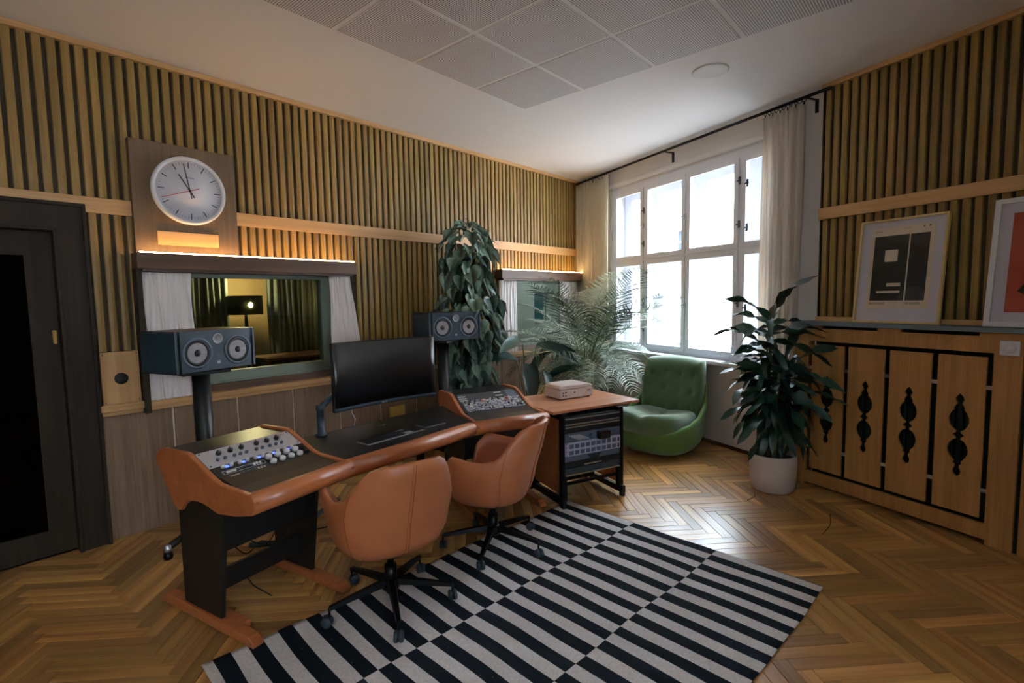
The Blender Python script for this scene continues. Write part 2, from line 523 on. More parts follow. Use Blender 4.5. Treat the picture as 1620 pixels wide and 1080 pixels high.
def board_geo(mb, mtx=None, off=(0, 0), tone=None, uvs=None, tones=None):
    a, b, c = BL / 2 - gap / 2, BW / 2 - gap / 2, .0008
    p = [(-a, -b, -.012), (a, -b, -.012), (a, b, -.012), (-a, b, -.012), (-a, -b, -c), (a, -b, -c), (a, b, -c), (-a, b, -c),
         (-a + c, -b + c, 0), (a - c, -b + c, 0), (a - c, b - c, 0), (-a + c, b - c, 0)]
    q = [mtx @ Vector(x) for x in p] if mtx else [Vector(x) for x in p]
    fs = [(8, 9, 10, 11)] + [(i, (i + 1) % 4, 4 + (i + 1) % 4, 4 + i) for i in range(4)] + [(4 + i, 4 + (i + 1) % 4, 8 + (i + 1) % 4, 8 + i) for i in range(4)]
    mb.add(q, fs)
    for f in fs:
        for k in f: uvs.append((p[k][0] + off[0], p[k][1] + off[1]))
        if tones is not None: tones.append(tone)


def fin_board(mb, name, uvs, tones):
    me = mb.mesh(name, M['board'])
    ul = me.uv_layers.new(name='UVMap'); ul.data.foreach_set('uv', [c for u in uvs for c in u])
    if tones:
        at = me.attributes.new('tone', 'FLOAT', 'FACE'); at.data.foreach_set('value', tones)
    return me


mb = MB(); uvs = []; board_geo(mb, uvs=uvs); board_me = fin_board(mb, 'board', uvs, None)
boards = []
cs = BL / math.sqrt(2); st = BW * math.sqrt(2)
for ci in range(-14, 22):
    x = .27 + .5 * .327 + ci * .327
    par = ci % 2
    for k in range(-80, 80):
        # even columns run down-right, odd ones up-right; rows step along y
        y = k * st * 1.0 + (0.0 if par == 0 else st * .5) + .02
        a = -PI / 4 if par == 0 else PI / 4
        if inroom(x, y, .16): boards.append((x, y, a))
        elif inroom(x, y, -.25): boards.append((x, y, a, 1))


def seen(b):
    x, y = b[0], b[1]
    v = Vector((x, y, 0)) - CAM_POS
    c = v.dot(fw)
    if c < .3: return 1e9
    px = 810 + 820 * v.dot(rt) / c; py = 540 + 820 * v.dot(dn) / c
    if not (-60 < px < 1680 and py < 1180): return 1e6 + c
    # under the rug
    q = Vector((x - 2.941, y - .478, 0)); uu = q.dot(Vector((-.997, .078, 0))); vv = q.dot(Vector((.078, .997, 0)))
    if .1 < uu < 2.27 and .1 < vv < 1.56: return 1e5 + c
    return v.length


full = sorted([b for b in boards if len(b) == 3], key=seen)
near, rest = full[:300], full[300:] + [b for b in boards if len(b) == 4]
for b in near:
    o = link('board', board_me, fl, (b[0], b[1], random.uniform(-.0006, .0004)), b[2])
mb = MB(); uvs = []; tones = []
for b in rest:
    board_geo(mb, Tm(b[0], b[1], random.uniform(-.0006, .0004), rz=b[2]), (random.uniform(0, 5), random.uniform(0, 5)), random.random() * 5, uvs, tones)
me = fin_board(mb, 'boards_far', uvs, tones)
bm = bmesh.new(); bm.from_mesh(me)   # trim whatever pokes through the walls
for co, no in ((Vector((XL, 0, 0)), Vector((-1, 0, 0))), (Vector((0, WY, 0)), Vector((0, 1, 0))), (Vector((0, YB, 0)), Vector((0, -1, 0))), (COR, -N)):
    bmesh.ops.bisect_plane(bm, geom=bm.verts[:] + bm.edges[:] + bm.faces[:], plane_co=co, plane_no=no, clear_outer=True)
bm.to_mesh(me); bm.free()
tag(link('parquet_boards', me, fl), kind='stuff')

# walls ------------------------------------------------------------------
DOOR = (-.55, .70, 0, 2.09)
W1 = (1.02, 2.56, .90, 1.75); W2 = (4.60, 6.10, .90, 1.75)
wall_back = struct(wallmesh([DOOR, W1, W2], XL, CX + .3, 0, H, WY, WY + .22).obj('wall_back', M['felt']))
# slats
prof = [(-.0215, 0), (-.0215, -.017), (-.0175, -.0225), (0, -.025), (.0175, -.0225), (.0215, -.017), (.0215, 0)]


def slat_mesh(z0, z1, name='slat'):
    return MB().prism(prof, z0, z1, 'xy').mesh(name, M['slat'])


m_up = slat_mesh(2.16, 3.062); m_lo = slat_mesh(.83, 2.075); m_sh = slat_mesh(1.84, 2.075); m_ck = slat_mesh(2.565, 3.062)
x = .510 - 17 * .0638
while x < 6.19:
    if not (.97 < x < 1.61):
        link('slat', m_up, wall_back, (x, WY, 0))
    else: link('slat', m_ck, wall_back, (x, WY, 0))
    if x > .715:
        if x < .97 or 2.60 < x < 4.55: link('slat', m_lo, wall_back, (x, WY, 0))
        elif x > 1.61: link('slat', m_sh, wall_back, (x, WY, 0))
    elif x < -.62: link('slat', m_lo, wall_back, (x, WY, 0))
    x += .0638
for a, b in ((-1.6, .985), (1.60, 6.19)):
    MB().bbox(a, b, WY - .042, WY - .022, 2.07, 2.165, .003).obj('rail_board', M['trim'], wall_back)
MB().bbox(XL, 6.19, WY - .045, WY, 3.055, H, .003).obj('cornice_board', M['trim'], wall_back)
# wainscot panels and joint strips
MB().bbox(.70, 6.19, WY - .055, WY, .805, .835, .004).obj('ledge_board', M['trim'], wall_back)
edges = [.715, 1.121, 1.541, 1.968, 2.385, 2.80, 3.222, 3.64, 4.06, 4.48, 4.80, 5.22, 5.64, 6.06, 6.19]
for a, b in zip(edges[:-1], edges[1:]):
    MB().bbox(a + .006, b - .006, WY - .022, WY, 0.0, .803, .002).obj('wainscot_panel', M['wains'], wall_back)
    if b < 6.1: MB().box(b - .009, b + .009, WY - .014, WY, 0.0, .803).obj('joint_strip', M['strip'], wall_back)
# plain slatted wall left of the door stays behind the camera's left edge

# window wall (right): local x = T, local y = away from the room
WR = thing('x', None, None)
bpy.data.objects.remove(WR)


def wr(o):
    o.location = COR; o.rotation_euler = (0, 0, TH); return o


OP = (.72, 3.14, .86, 2.86)
wall_right = struct(wr(wallmesh([OP], -3.45, tb + .3, 0, H, 0, .42).obj('wall_right', M['plaster'])))
MB().bbox(.66, 3.20, -.03, .0, 2.86, 2.91, .006).obj('lintel_moulding', M['plaster'], wall_right)
struct(wr(MB().bbox(0, 3.5, -.018, 0, 0, .035, .006).obj('baseboard_right', M['darkwood'])))
# slat zone further along the same wall
sw = MB().box(3.535, tb, -.065, 0, 0, H).obj('slat_backing', M['felt'], wall_right)
m_upr = slat_mesh(2.16, 3.062); m_lor = slat_mesh(1.32, 2.08)
x = 3.600
while x < tb - .05:
    link('slat', m_upr, wall_right, (x - .012, -.065, 0))
    link('slat', m_lor, wall_right, (x - .012, -.065, 0))
    x += .0643
MB().bbox(3.545, tb, -.108, -.09, 2.07, 2.158, .003).obj('rail_board', M['trim'], wall_right)
MB().bbox(3.545, tb, -.108, -.06, 3.055, H, .003).obj('cornice_board', M['trim'], wall_right)
MB().bbox(3.545, tb, -.104, -.06, 1.284, 1.32, .003).obj('foot_board', M['trim'], wall_right)

# remaining walls
struct(MB().box(XL - .2, XL, YB, WY, 0, H).obj('wall_left', M['plaster']))
RW = [(-.95, .0, 1.1, 2.4)]
struct(wallmesh(RW, XL, BR.x + .3, 0, H, YB - .3, YB).obj('wall_front', M['plaster']))


def simple_window(name, x0, x1, z0, z1, y):
    w = struct(wallmesh([(x0 + .07, (x0 + x1) / 2 - .04, z0 + .08, z0 + .72), ((x0 + x1) / 2 + .04, x1 - .07, z0 + .08, z0 + .72),
                         (x0 + .07, (x0 + x1) / 2 - .04, z0 + .80, z1 - .08), ((x0 + x1) / 2 + .04, x1 - .07, z0 + .80, z1 - .08)], x0, x1, z0, z1, y - .18, y - .12).obj(name, M['whitepaint']))
    MB().box(x0 + .05, x1 - .05, y - .155, y - .15, z0 + .05, z1 - .05).obj('window_pane', M['glass'], w)
    MB().bbox(x0 - .05, x1 + .05, y - .12, y + .06, z0 - .04, z0, .005).obj('window_sill', M['whitepaint'], w)
    return w


simple_window('window_rear_added', *RW[0], YB)  # unseen rear window, added to let light onto the chair backs

# main window: inner frame, outer frame, panes
cols = [(.80, 1.30), (1.39, 1.975), (2.05, 2.655), (2.745, 3.08)]
rows = [(.925, 1.895), (1.97, 2.745)]
hol = [(a, b, c, d) for a, b in cols for c, d in rows]
win = struct(wr(wallmesh(hol, OP[0], OP[1], OP[2], OP[3], .015, .075).obj('window_1', M['whitepaint'])))
# thin sash rims proud of the frame
for a, b in cols:
    for c, d in rows:
        mb = wallmesh([(a + .022, b - .022, c + .022, d - .022)], a - .028, b + .028, c - .028, d + .028, .003, .02)
        mb.obj('sash', M['whitepaint'], win)
hol2 = [(a + .045, b - .045, c + .045, d - .045) for a, b, c, d in hol]
wallmesh(hol2, OP[0], OP[1], OP[2], OP[3], .22, .27).obj('outer_frame', M['whitepaint'], win)
for a, b, c, d in hol2:
    MB().box(a - .01, b + .01, .243, .248, c - .01, d + .01).obj('window_pane', M['glass'], win)
MB().bbox(.62, 3.24, -.13, .015, .822, .86, .008).obj('window_sill', M['whitepaint'], win)
MB().box(.72, 3.14, .075, .22, .862, .872).obj('inner_sill', M['whitepaint'], win)
# fittings
for t, zs in ((1.345, (1.40, 1.12, 2.12, 2.50)), (2.70, (2.56, 2.16, 1.42)), (2.79, (2.52, 2.12, 1.38))):
    for z in zs:
        MB().bbox(t - .012, t + .012, -.006, .004, z - .035, z + .035, .003).bbox(t - .03, t + .02, -.009, -.004, z - .008, z + .006, .002).obj('hinge', M['gearg'], win)
for t, z in ((2.012, 1.40), (2.012, 2.33), (1.345, 2.33)):
    MB().tube([(t, .0, z), (t, -.035, z), (t - .045, -.04, z + .0)], .007, 8).bbox(t - .012, t + .012, -.004, .004, z - .03, z + .03, .003).obj('window_handle', M['silver'], win)

# curtain rod and curtains
rod = thing('curtain_rod', 'long black curtain rod under the ceiling above the tall white window', 'curtain rod', COR, TH)
MB().tube([(.05, -.11, 3.045), (3.62, -.11, 3.045)], .0125, 12).obj('rod', M['blackm'], rod)
for t in (1.83, 3.44):
    MB().bbox(t - .006, t + .006, -.12, 0, 3.022, 3.034, .002).bbox(t - .012, t + .012, -.014, 0, 2.93, 3.034, .002).obj('bracket', M['blackm'], rod)
MB().lathe([(.0, 0), (.018, .002), (.022, .012), (.018, .022), (0, .024)], 16, Tm(.05, -.11, 3.045, ry=-PI / 2)).obj('finial', M['blackm'], rod)


def curtain(name, label, x0, x1, z0, z1, y, amp, waves, mat, loc=(0, 0, 0), rz=0, flare=0., seed=0, group=None, dirx=1):
    o = thing(name, label, 'curtain', loc, rz, group)
    rnd = random.Random(seed); ph = [rnd.uniform(0, 6.28) for _ in range(4)]

    def f(u, v):
        z = z0 + (z1 - z0) * v
        w = (x0 + (x1 - x0) * u) + flare * (1 - v) ** 1.5 * (u if dirx > 0 else (u - 1))
        a = amp * (.55 + .45 * math.sin(ph[0] + 2.2 * u + v * 1.3))
        d = a * math.sin(2 * PI * waves * u + .5 * math.sin(ph[1] + 3 * v)) + amp * .3 * math.sin(2 * PI * waves * 2.3 * u + ph[2])
        return (w + .006 * math.sin(9 * v + ph[3] + u * 20), y + d, z)
    mb = MB().grid(f, max(60, int(waves * 14)), 24)
    c = mb.obj('cloth', mat, o)
    s = c.modifiers.new('s', 'SOLIDIFY'); s.thickness = .002
    return o


cu = curtain('window_curtain', 'white sheer curtain gathered in the corner left of the tall window', .04, .80, .02, 3.02, -.11, .032, 9, M['curtain2'], COR, TH, 0, 3)
cu2 = curtain('window_curtain', 'cream curtain gathered right of the tall window beside the slatted wall', 3.03, 3.40, .02, 3.0, -.11, .034, 5, M['curtain'], COR, TH, 0, 5)


def rings(par, xs):
    me = None
    for x in xs:
        if me is None:
            me = MB().tube([(0, .021 * math.cos(a), .021 * math.sin(a)) for a in [k * PI / 8 for k in range(17)]], .0028, 6, cap=False).box(-.002, .002, -.005, .005, -.043, -.018).mesh('curtain_ring', M['blackm'])
        o = link('curtain_ring', me, par, (x, -.11, 3.035)); o.rotation_euler = (0, random.uniform(-.2, .2), random.uniform(-.5, .5))


rings(cu, [.12 + .07 * i for i in range(10)]); rings(cu2, [3.05 + .035 * i for i in range(11)])

# courtyard outside
yard = struct(MB().box(-10, 40, -40, 30, -4.2, -4.0).obj('ground', M['facade']))
fo = COR + N * -11
fac = thing('courtyard_building', 'bright pale rendered building across the courtyard seen through the tall window', 'building', (fo.x, fo.y, 0), TH)
FW = [(-10.0, -9.2, 3.2, 4.1), (-6.35, -5.3, 2.95, 3.65), (-6.35, -5.3, .9, 2.6), (-13.0, -12.5, 3.9, 4.95), (-13.0, -12.3, -.2, 2.65), (-11.0, -10.6, -.3, .4), (-16, -15, 1, 3), (-2, -1, 1, 3), (3, 4, 1, 3)]
wallmesh(FW, -22, 14, -4, 7.5, 0, .5).obj('wall', M['facade'], fac)
for a, b, c, d in FW:
    w = MB().box(a, b, .18, .22, c, d).obj('window', M['farglass'], fac)
    MB().box((a + b) / 2 - .03, (a + b) / 2 + .03, .14, .2, c, d).box(a, b, .14, .2, (c + d) / 2 - .03, (c + d) / 2 + .03).obj('frame', M['whitepaint'], w)
MB().prism([(-22, 7.5), (14, 7.5), (14, 7.8), (-22, 7.8)], -.5, 4, 'xz').obj('roof', M['farglass'], fac)

# ------------------------------------------------------------------ door 1 (left)
door = struct(wallmesh([(-.42, .565, 0, 1.94)], -.62, .722, 0, 2.10, WY - .07, WY + .02).obj('door_1', M['doorwood']))
MB().bbox(.705, .725, WY - .085, WY - .06, 0, 2.11, .004).bbox(-.62, .725, WY - .085, WY - .06, 2.09, 2.112, .004).obj('casing_bead', M['doorwood'], door)
MB().bbox(.565, .585, WY - .085, WY - .06, 0, 1.96, .004).bbox(-.44, .585, WY - .085, WY - .06, 1.94, 1.96, .004).obj('frame_bead', M['doorwood'], door)
wallmesh([(-.28, .44, .16, 1.80)], -.42, .565, 0.01, 1.94, WY + .0, WY + .045).obj('door_leaf', M['doorwood'], door)
MB().box(-.29, .45, WY + .02, WY + .026, .15, 1.81).obj('door_pane', M['doorglass'], door)
MB().bbox(.535, .552, WY - .03, WY + .01, 1.28, 1.36, .004).obj('door_hinge', M['brass'], door)

# ------------------------------------------------------------------ rooms behind the wall
BY = WY + .22
bpoly = [(XL, WY), (6.24, WY + .0), (7.58, 7.15), (XL, 7.15)]
struct(MB().prism(bpoly, -.06, -.001, 'xy').obj('floor_booth', M['doorwood']))
struct(MB().prism([(XL, BY), (6.31, BY), (7.58, 7.15), (XL, 7.15)], 2.6, 2.7, 'xy').obj('ceiling_booth', M['plaster']))
struct(MB().box(XL, 4.2, 7.0, 7.2, 0, 2.6).obj('wall_booth', M['bwall']))
struct(MB().box(.86, .94, BY, 7.0, 0, 2.6).obj('wall_booth_left', M['doorwood']))
struct(MB().box(4.2, 4.3, BY, 7.0, 0, 2.6).obj('wall_booth_right', M['plaster']))
struct(MB().box(4.2, 7.6, 7.0, 7.2, 0, 2.6).obj('wall_booth_far', M['plaster']))
struct(MB().box(XL - .2, XL, WY, 7.2, 0, 2.7).obj('wall_booth_end', M['plaster']))
curtain('booth_curtain', 'dark green curtain left of the glowing lamp behind the control window', 1.3, 2.42, .02, 2.4, 6.45, .05, 7, M['gcurt'], seed=8)
curtain('booth_curtain', 'dark green curtain right of the glowing lamp behind the control window', 2.86, 4.15, .02, 2.4, 6.45, .05, 8, M['gcurt'], seed=9)
# lamp
lamp = thing('table_lamp', 'lit lamp with dark drum shade seen through the control window', 'lamp', (2.56, 6.35, 0))
MB().lathe([(.0, .0), (.12, 0), (.12, .02), (.02, .04), (.015, .9), (.02, 1.3), (.01, 1.44)], 20).obj('base', M['blackm'], lamp)
MB().lathe([(.012, .0), (.026, .025), (.024, .045), (.01, .06), (0, .062)], 14, Tm(-.03, -.215, 1.45)).obj('bulb', M['bulb'], lamp)
mb = MB()
mb.grid(lambda u, v: (.185 * math.cos(u * 2 * PI), .185 * math.sin(u * 2 * PI) + .0, 1.37 + .22 * v), 32, 1, closeu=True)
sh = mb.obj('lamp_shade', M['shade'], lamp); s = sh.modifiers.new('s', 'SOLIDIFY'); s.thickness = .004
L = bpy.data.lights.new('lamp_light', 'POINT'); L.color = (1, .72, .4); L.energy = 45; L.shadow_soft_size = .05
lo = bpy.data.objects.new('lamp_light', L); COL.objects.link(lo); lo.parent = lamp; lo.location = (0, 0, 1.72)
# upright piano shape and bench
pn = thing('upright_cabinet', 'dark low wooden cabinet standing behind the control window', 'cabinet', (2.9, 6.0, 0))
MB().bbox(-.35, .75, -.25, .25, .08, .86, .01).obj('body', M['doorwood'], pn)
MB().bbox(-.38, .78, -.28, .28, .86, .89, .006).obj('top', M['darkwood'], pn)
for sx in (-.3, .7):
    MB().box(sx - .03, sx + .03, -.2, .2, 0, .08).obj('foot', M['black'], pn)
b2 = thing('small_bulb', 'tiny glowing bulb hanging by the right curtain behind the control window', 'lamp', (3.55, 6.2, 0))
MB().lathe([(0, 0), (.02, .02), (.024, .045), (.012, .075), (0, .08)], 12, Tm(0, 0, 1.50)).obj('bulb', M['led'], b2)
MB().tube([(0, 0, 1.57), (0, 0, 2.6)], .003, 6).obj('cord', M['black'], b2)
# second booth contents
ac = thing('teal_panel', 'teal framed panel on the far wall seen through the small window near the corner', 'picture', COR, TH)
wallmesh([(-1.37, -1.05, 1.16, 1.58)], -1.40, -1.02, 1.13, 1.61, -.025, -.001).obj('frame', M['whitepaint'], ac)
MB().box(-1.375, -1.045, -.015, -.004, 1.155, 1.585).obj('teal_face', M['teal'], ac)  # flat teal rectangle in a white frame, not an identified object
L = bpy.data.lights.new('booth_fill_light', 'AREA'); L.shape = 'DISK'; L.size = .4; L.energy = 16; L.color = (.8, .93, 1)  # added lamp without a fixture, brightens the second booth
lo = bpy.data.objects.new('booth_fill_light', L); COL.objects.link(lo); lo.location = (6.2, 5.6, 2.58)
# items glimpsed through the door
dk = thing('dark_desk', 'dark desk glimpsed through the open doorway at far left', 'desk', (.1, 5.9, 0))
MB().bbox(-.7, .5, -.3, .3, .72, .76, .004).obj('desk_top', M['darkwood'], dk)
for sx in (-.65, .45):
    for sy in (-.25, .25): MB().box(sx - .02, sx + .02, sy - .02, sy + .02, 0, .72).obj('leg', M['black'], dk)
bx = MB().bbox(-.12, .12, -.08, .08, .762, .86, .004).obj('small_box', M['plastic'], None, (.05, 5.85, 0)); tag(bx, 'small pale box on the dark desk beyond the door', 'box')

# ------------------------------------------------------------------ booth windows, shelves, LED strips
def booth_window(name, x0, x1, z0, z1):
    w = struct(wallmesh([(x0 + .27, x1 - .27, z0 + .10, z1 - .06)], x0, x1, z0, z1, WY + .05, WY + .12).obj(name, M['farglass']))
    w.data.materials.clear(); w.data.materials.append(M['boothframe'])
    MB().box(x0 + .26, x1 - .26, WY + .07, WY + .082, z0 + .09, z1 - .05).obj('window_pane', M['boothglass'], w)
    MB().box(x0, x1, WY + .02, WY + .05, z0 - .02, z0 + .03).obj('glazing_bead', M['boothframe'], w)
    return w


M['boothframe'] = flat('grey_green_frame', '#7c8678', .5)
w1 = booth_window('window_2', *W1); w2 = booth_window('window_3', *W2)
MB().box(W1[0], W1[1], WY - .03, WY + .02, .86, .92).obj('window_apron', M['darkwood'], w1)
MB().box(W2[0], W2[1], WY - .03, WY + .02, .86, .92).obj('window_apron', M['darkwood'], w2)
MB().bbox(.95, 2.55, WY - .10, WY - .02, .835, .872, .005).obj('window_sill', M['trim'], w1)
MB().bbox(4.55, 6.12, WY - .10, WY - .02, .835, .872, .005).obj('window_sill', M['trim'], w2)
MB().box(.945, .975, WY - .12, WY, .80, 1.735).obj('side_jamb', M['doorwood'], w1)

for i, (a, b) in enumerate(((.945, 2.515), (4.38, 6.06))):
    s_ = thing('pelmet_shelf', ['dark stained wooden pelmet shelf above the left control window under the clock', 'dark stained wooden pelmet shelf above the small window near the corner'][i], 'shelf')
    MB().bbox(a, b, WY - .155, WY - .028, 1.733, 1.835, .004).obj('board', M['darkwood'], s_)
    MB().box(a + .03, b - .03, WY - .145, WY - .04, 1.715, 1.733).obj('underside_rail', M['darkwood'], s_)
    ls = MB().box(a + .02, b - .02, WY - .150, WY - .143, 1.8352, 1.8405).obj('led_strip', M['led'])
    tag(ls, ['warm glowing LED strip along the top of the pelmet under the clock', 'warm glowing LED strip along the top of the pelmet near the corner'][i], 'light strip', 'LED strips on the pelmets')
    n = int((b - a) / .05)

curtain('control_window_curtain', 'short pinkish white curtain at the left of the left control window', .985, 1.27, .84, 1.73, WY - .07, .018, 5, M['curtainw'], seed=11)
curtain('control_window_curtain', 'short white curtain at the right of the left control window', 2.30, 2.50, .84, 1.73, WY - .07, .018, 3.5, M['curtainw'], seed=12, flare=.16)
curtain('control_window_curtain', 'short white curtain at the left of the small window near the corner', 4.42, 4.72, .84, 1.73, WY - .07, .018, 4, M['curtainw'], seed=13)
curtain('control_window_curtain', 'short pale curtain at the right of the small window behind the palm', 5.62, 6.0, .84, 1.73, WY - .07, .018, 5, M['curtainw'], seed=14)

# clock and its panel
cp = thing('clock_panel', 'tall brown veneer panel behind the round wall clock', 'panel', (0, 0, 0))
MB().bbox(.965, 1.595, WY - .075, WY - .0, 1.80, 2.56, .003).obj('board', M['clockpanel'], cp)
MB().bbox(1.085, 1.455, WY - .095, WY - .075, 1.895, 1.985, .003).obj('plaque', M['trim'], cp)
ck = thing('wall_clock', 'round white wall clock with black hands and a red second hand', 'clock', (1.285, WY - .076, 2.262))
rx = Tm(0, 0, 0, rx=PI / 2)
MB().lathe([(.0, 0), (.20, 0), (.222, .01), (.226, .035), (.218, .05), (.205, .05), (.200, .036), (.0, .036)], 64, rx).obj('case', M['white'], ck)
MB().lathe([(.0, .036), (.2, .036), (.2, .038), (0, .038)], 64, rx).obj('dial', flat('clock_dial', '#d2cfd4', .6), ck)
mb = MB()
for k in range(60):
    a = k * PI / 30
    big = k % 5 == 0
    if big: mb.box(-.0025, .0025, -.0396, -.0382, .150, .188, Matrix.Rotation(a, 4, 'Y'))
mb.obj('hour_marks', M['ink'], ck)
mb = MB()
for k in range(60):
    if k % 5: mb.box(-.0007, .0007, -.0394, -.0382, .172, .186, Matrix.Rotation(k * PI / 30, 4, 'Y'))
mb.obj('minute_marks', M['gearg'], ck)
for nm, ang, l, bk, w, mt, yy in (('hour_hand', 329, .118, .05, .004, 'ink', -.041), ('minute_hand', 350, .178, .05, .0032, 'ink', -.043), ('second_hand', 250, .182, .06, .0022, 'red', -.045)):
    MB().prism([(-w, -bk), (w, -bk), (w * .7, l), (-w * .7, l)], yy, yy + .001, 'xz').obj(nm, M[mt], ck).rotation_euler = (0, R(ang), 0)
text('dial_lettering', 'SIEMENS', .014, M['gearg'], ck, Tm(-.022, -.0392, .082, rx=PI / 2), .0002)
MB().lathe([(0, .038), (.007, .038), (.007, .047), (0, .047)], 16, rx).obj('hub', M['ink'], ck)

# small wooden board with round black socket
pb = thing('outlet_board', 'light wooden board with a round black outlet between door and window', 'panel')
MB().bbox(.738, .938, WY - .065, WY - .028, .875, 1.21, .003).obj('board', M['trimz'], pb)
MB().bbox(.715, .965, WY - .085, WY - .028, .835, .88, .003).obj('foot_rail', M['trim'], pb)
MB().lathe([(0, 0), (.036, 0), (.036, .008), (.030, .014), (0, .010)], 24, Tm(.837, WY - .065, 1.04, rx=PI / 2)).obj('outlet', M['rubber'], pb)
for sx, sz in ((.75, 1.195), (.926, 1.195), (.75, .895), (.926, .895)):
    MB().lathe([(0, 0), (.004, 0), (.003, .002), (0, .002)], 8, Tm(sx, WY - .065, sz, rx=PI / 2)).obj('screw', M['ink'], pb)
for i, (x, z, w, lb) in enumerate(((2.97, .44, .085, 'yellowish wooden cover plate on the wainscot under the monitor'), (5.19, .32, .11, 'yellowish wooden cover plate on the wainscot behind the broad leaved plant'))):
    b_ = MB().bbox(x - w, x + w, WY - .05, WY - .022, z - .06, z + .06, .004).obj('cover_plate', M['brass']); tag(b_, lb, 'plate')

# ------------------------------------------------------------------ ceiling lamp
dl = thing('ceiling_downlight', 'round white flush ceiling downlight near the window', 'lamp', (3.84, 1.42, H))
MB().lathe([(0, 0), (.125, 0), (.125, -.006), (.115, -.012), (.105, -.008), (0, -.006)], 40).obj('housing', M['ceil'], dl)

tl = thing('fill_uplighter', 'added tall floor uplighter, unseen behind the camera', 'lamp', (-1.0, .35, 0))  # added lamp out of view, brightens the ceiling and the room
MB().lathe([(0, 0), (.15, 0), (.15, .02), (.02, .04), (.012, .06), (.012, 1.72), (0, 1.72)], 24).obj('base', M['black'], tl)
MB().lathe([(.02, 1.70), (.08, 1.73), (.17, 1.82), (.175, 1.82), (.085, 1.72), (.02, 1.69)], 32).obj('bowl', M['white'], tl)
L = bpy.data.lights.new('fill_uplighter_light', 'SPOT'); L.spot_size = R(150); L.spot_blend = .6; L.energy = 150; L.color = (.86, .94, 1); L.shadow_soft_size = .08
lo = bpy.data.objects.new('fill_uplighter_light', L); COL.objects.link(lo); lo.parent = tl; lo.location = (0, 0, 1.82); lo.rotation_euler = (PI, 0, 0)

# ------------------------------------------------------------------ radiator cover
OFF = .27
rc = thing('radiator_cover', 'long oak radiator cover with four cut-out panels under the framed posters', 'cabinet', COR, TH)
y0, y1 = -OFF, -OFF + .022
wallmesh([(3.615, 4.74, .125, 1.14), (3.71, 4.105, 1.235, 1.258), (4.25, 4.668, 1.235, 1.258), (3.60, 4.745, -.01, .03)], 3.50, 4.868, 0, 1.258, y0, y1).obj('face_frame', M['cab'], rc)
MB().box(3.50, 3.522, y1, -.066, 0, 1.258).obj('side_panel', M['cab'], rc)
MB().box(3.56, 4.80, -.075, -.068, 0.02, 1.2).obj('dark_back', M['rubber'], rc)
MB().bbox(3.472, 7.0, -OFF - .022, -.066, 1.258, 1.287, .004).obj('countertop', M['top'], rc)
wallmesh([], 4.892, 5.6, 0, 1.258, y0, y1).obj('end_panel', M['cab'], rc)
wallmesh([], 5.612, tb - .02, 0, 1.258, y0, y1).obj('end_panel', M['cab'], rc)
MB().box(4.868, 4.892, y1 - .002, y1 + .002, 0, 1.258).obj('gap_strip', M['rubber'], rc)
MB().box(5.6, 5.612, y1 - .002, y1 + .002, 0, 1.258).obj('gap_strip', M['rubber'], rc)
BAL = [(0, .001), (.018, .016), (.036, .024), (.05, .017), (.062, .012), (.075, .020), (.09, .028), (.1, .024), (.105, .030), (.125, .044), (.15, .052), (.175, .052), (.2, .044), (.22, .030), (.232, .014), (.24, .012), (.258, .030), (.275, .012), (.283, .014), (.295, .032), (.315, .045), (.34, .053), (.365, .052), (.39, .042), (.41, .028), (.42, .020), (.432, .024), (.445, .012), (.46, .013), (.48, .022), (.5, .018), (.515, .001)]
hw = .1215; zt = .883; z0p, z1p = .150, 1.112
mb = MB()
pr = [(-w, zt - z) for z, w in BAL]
for sgn in (-1, 1):
    out = [(sgn * hw, z1p)] + [(sgn * w, zt - z) for z, w in BAL] + [(sgn * hw, z0p)]
    # strips between profile points
    for (za, wa), (zb, wb) in zip([(z, w) for z, w in BAL][:-1], BAL[1:]):
        for yy, fl_ in ((y0 + .004, 0), (y1 - .004, 1)):
            q = [(sgn * wa, yy, zt - za), (sgn * hw, yy, zt - za), (sgn * hw, yy, zt - zb), (sgn * wb, yy, zt - zb)]
            mb.add(q, [(0, 1, 2, 3)])
        mb.add([(sgn * wa, y0 + .004, zt - za), (sgn * wb, y0 + .004, zt - zb), (sgn * wb, y1 - .004, zt - zb), (sgn * wa, y1 - .004, zt - za)], [(0, 1, 2, 3)])
        mb.add([(sgn * hw, y0 + .004, zt - za), (sgn * hw, y0 + .004, zt - zb), (sgn * hw, y1 - .004, zt - zb), (sgn * hw, y1 - .004, zt - za)], [(0, 1, 2, 3)])
mb.box(-hw, hw, y0 + .004, y1 - .004, zt, z1p); mb.box(-hw, hw, y0 + .004, y1 - .004, z0p, zt - .515)
pm = mb.mesh('fretwork_panel', M['cab'])
bm = bmesh.new(); bm.from_mesh(pm); bmesh.ops.remove_doubles(bm, verts=bm.verts[:], dist=1e-5); bmesh.ops.recalc_face_normals(bm, faces=bm.faces[:]); bm.to_mesh(pm); bm.free()
for c in (3.762, 4.035, 4.310, 4.588):
    link('fretwork_panel', pm, rc, (c, 0, 0))
for c in (3.628, 3.8985, 4.1725, 4.449, 4.724):
    for z in (.935, .32):
        MB().box(c - .016, c + .016, y0 + .006, y0 + .012, z - .012, z + .012).obj('metal_tab', M['silver'], rc)
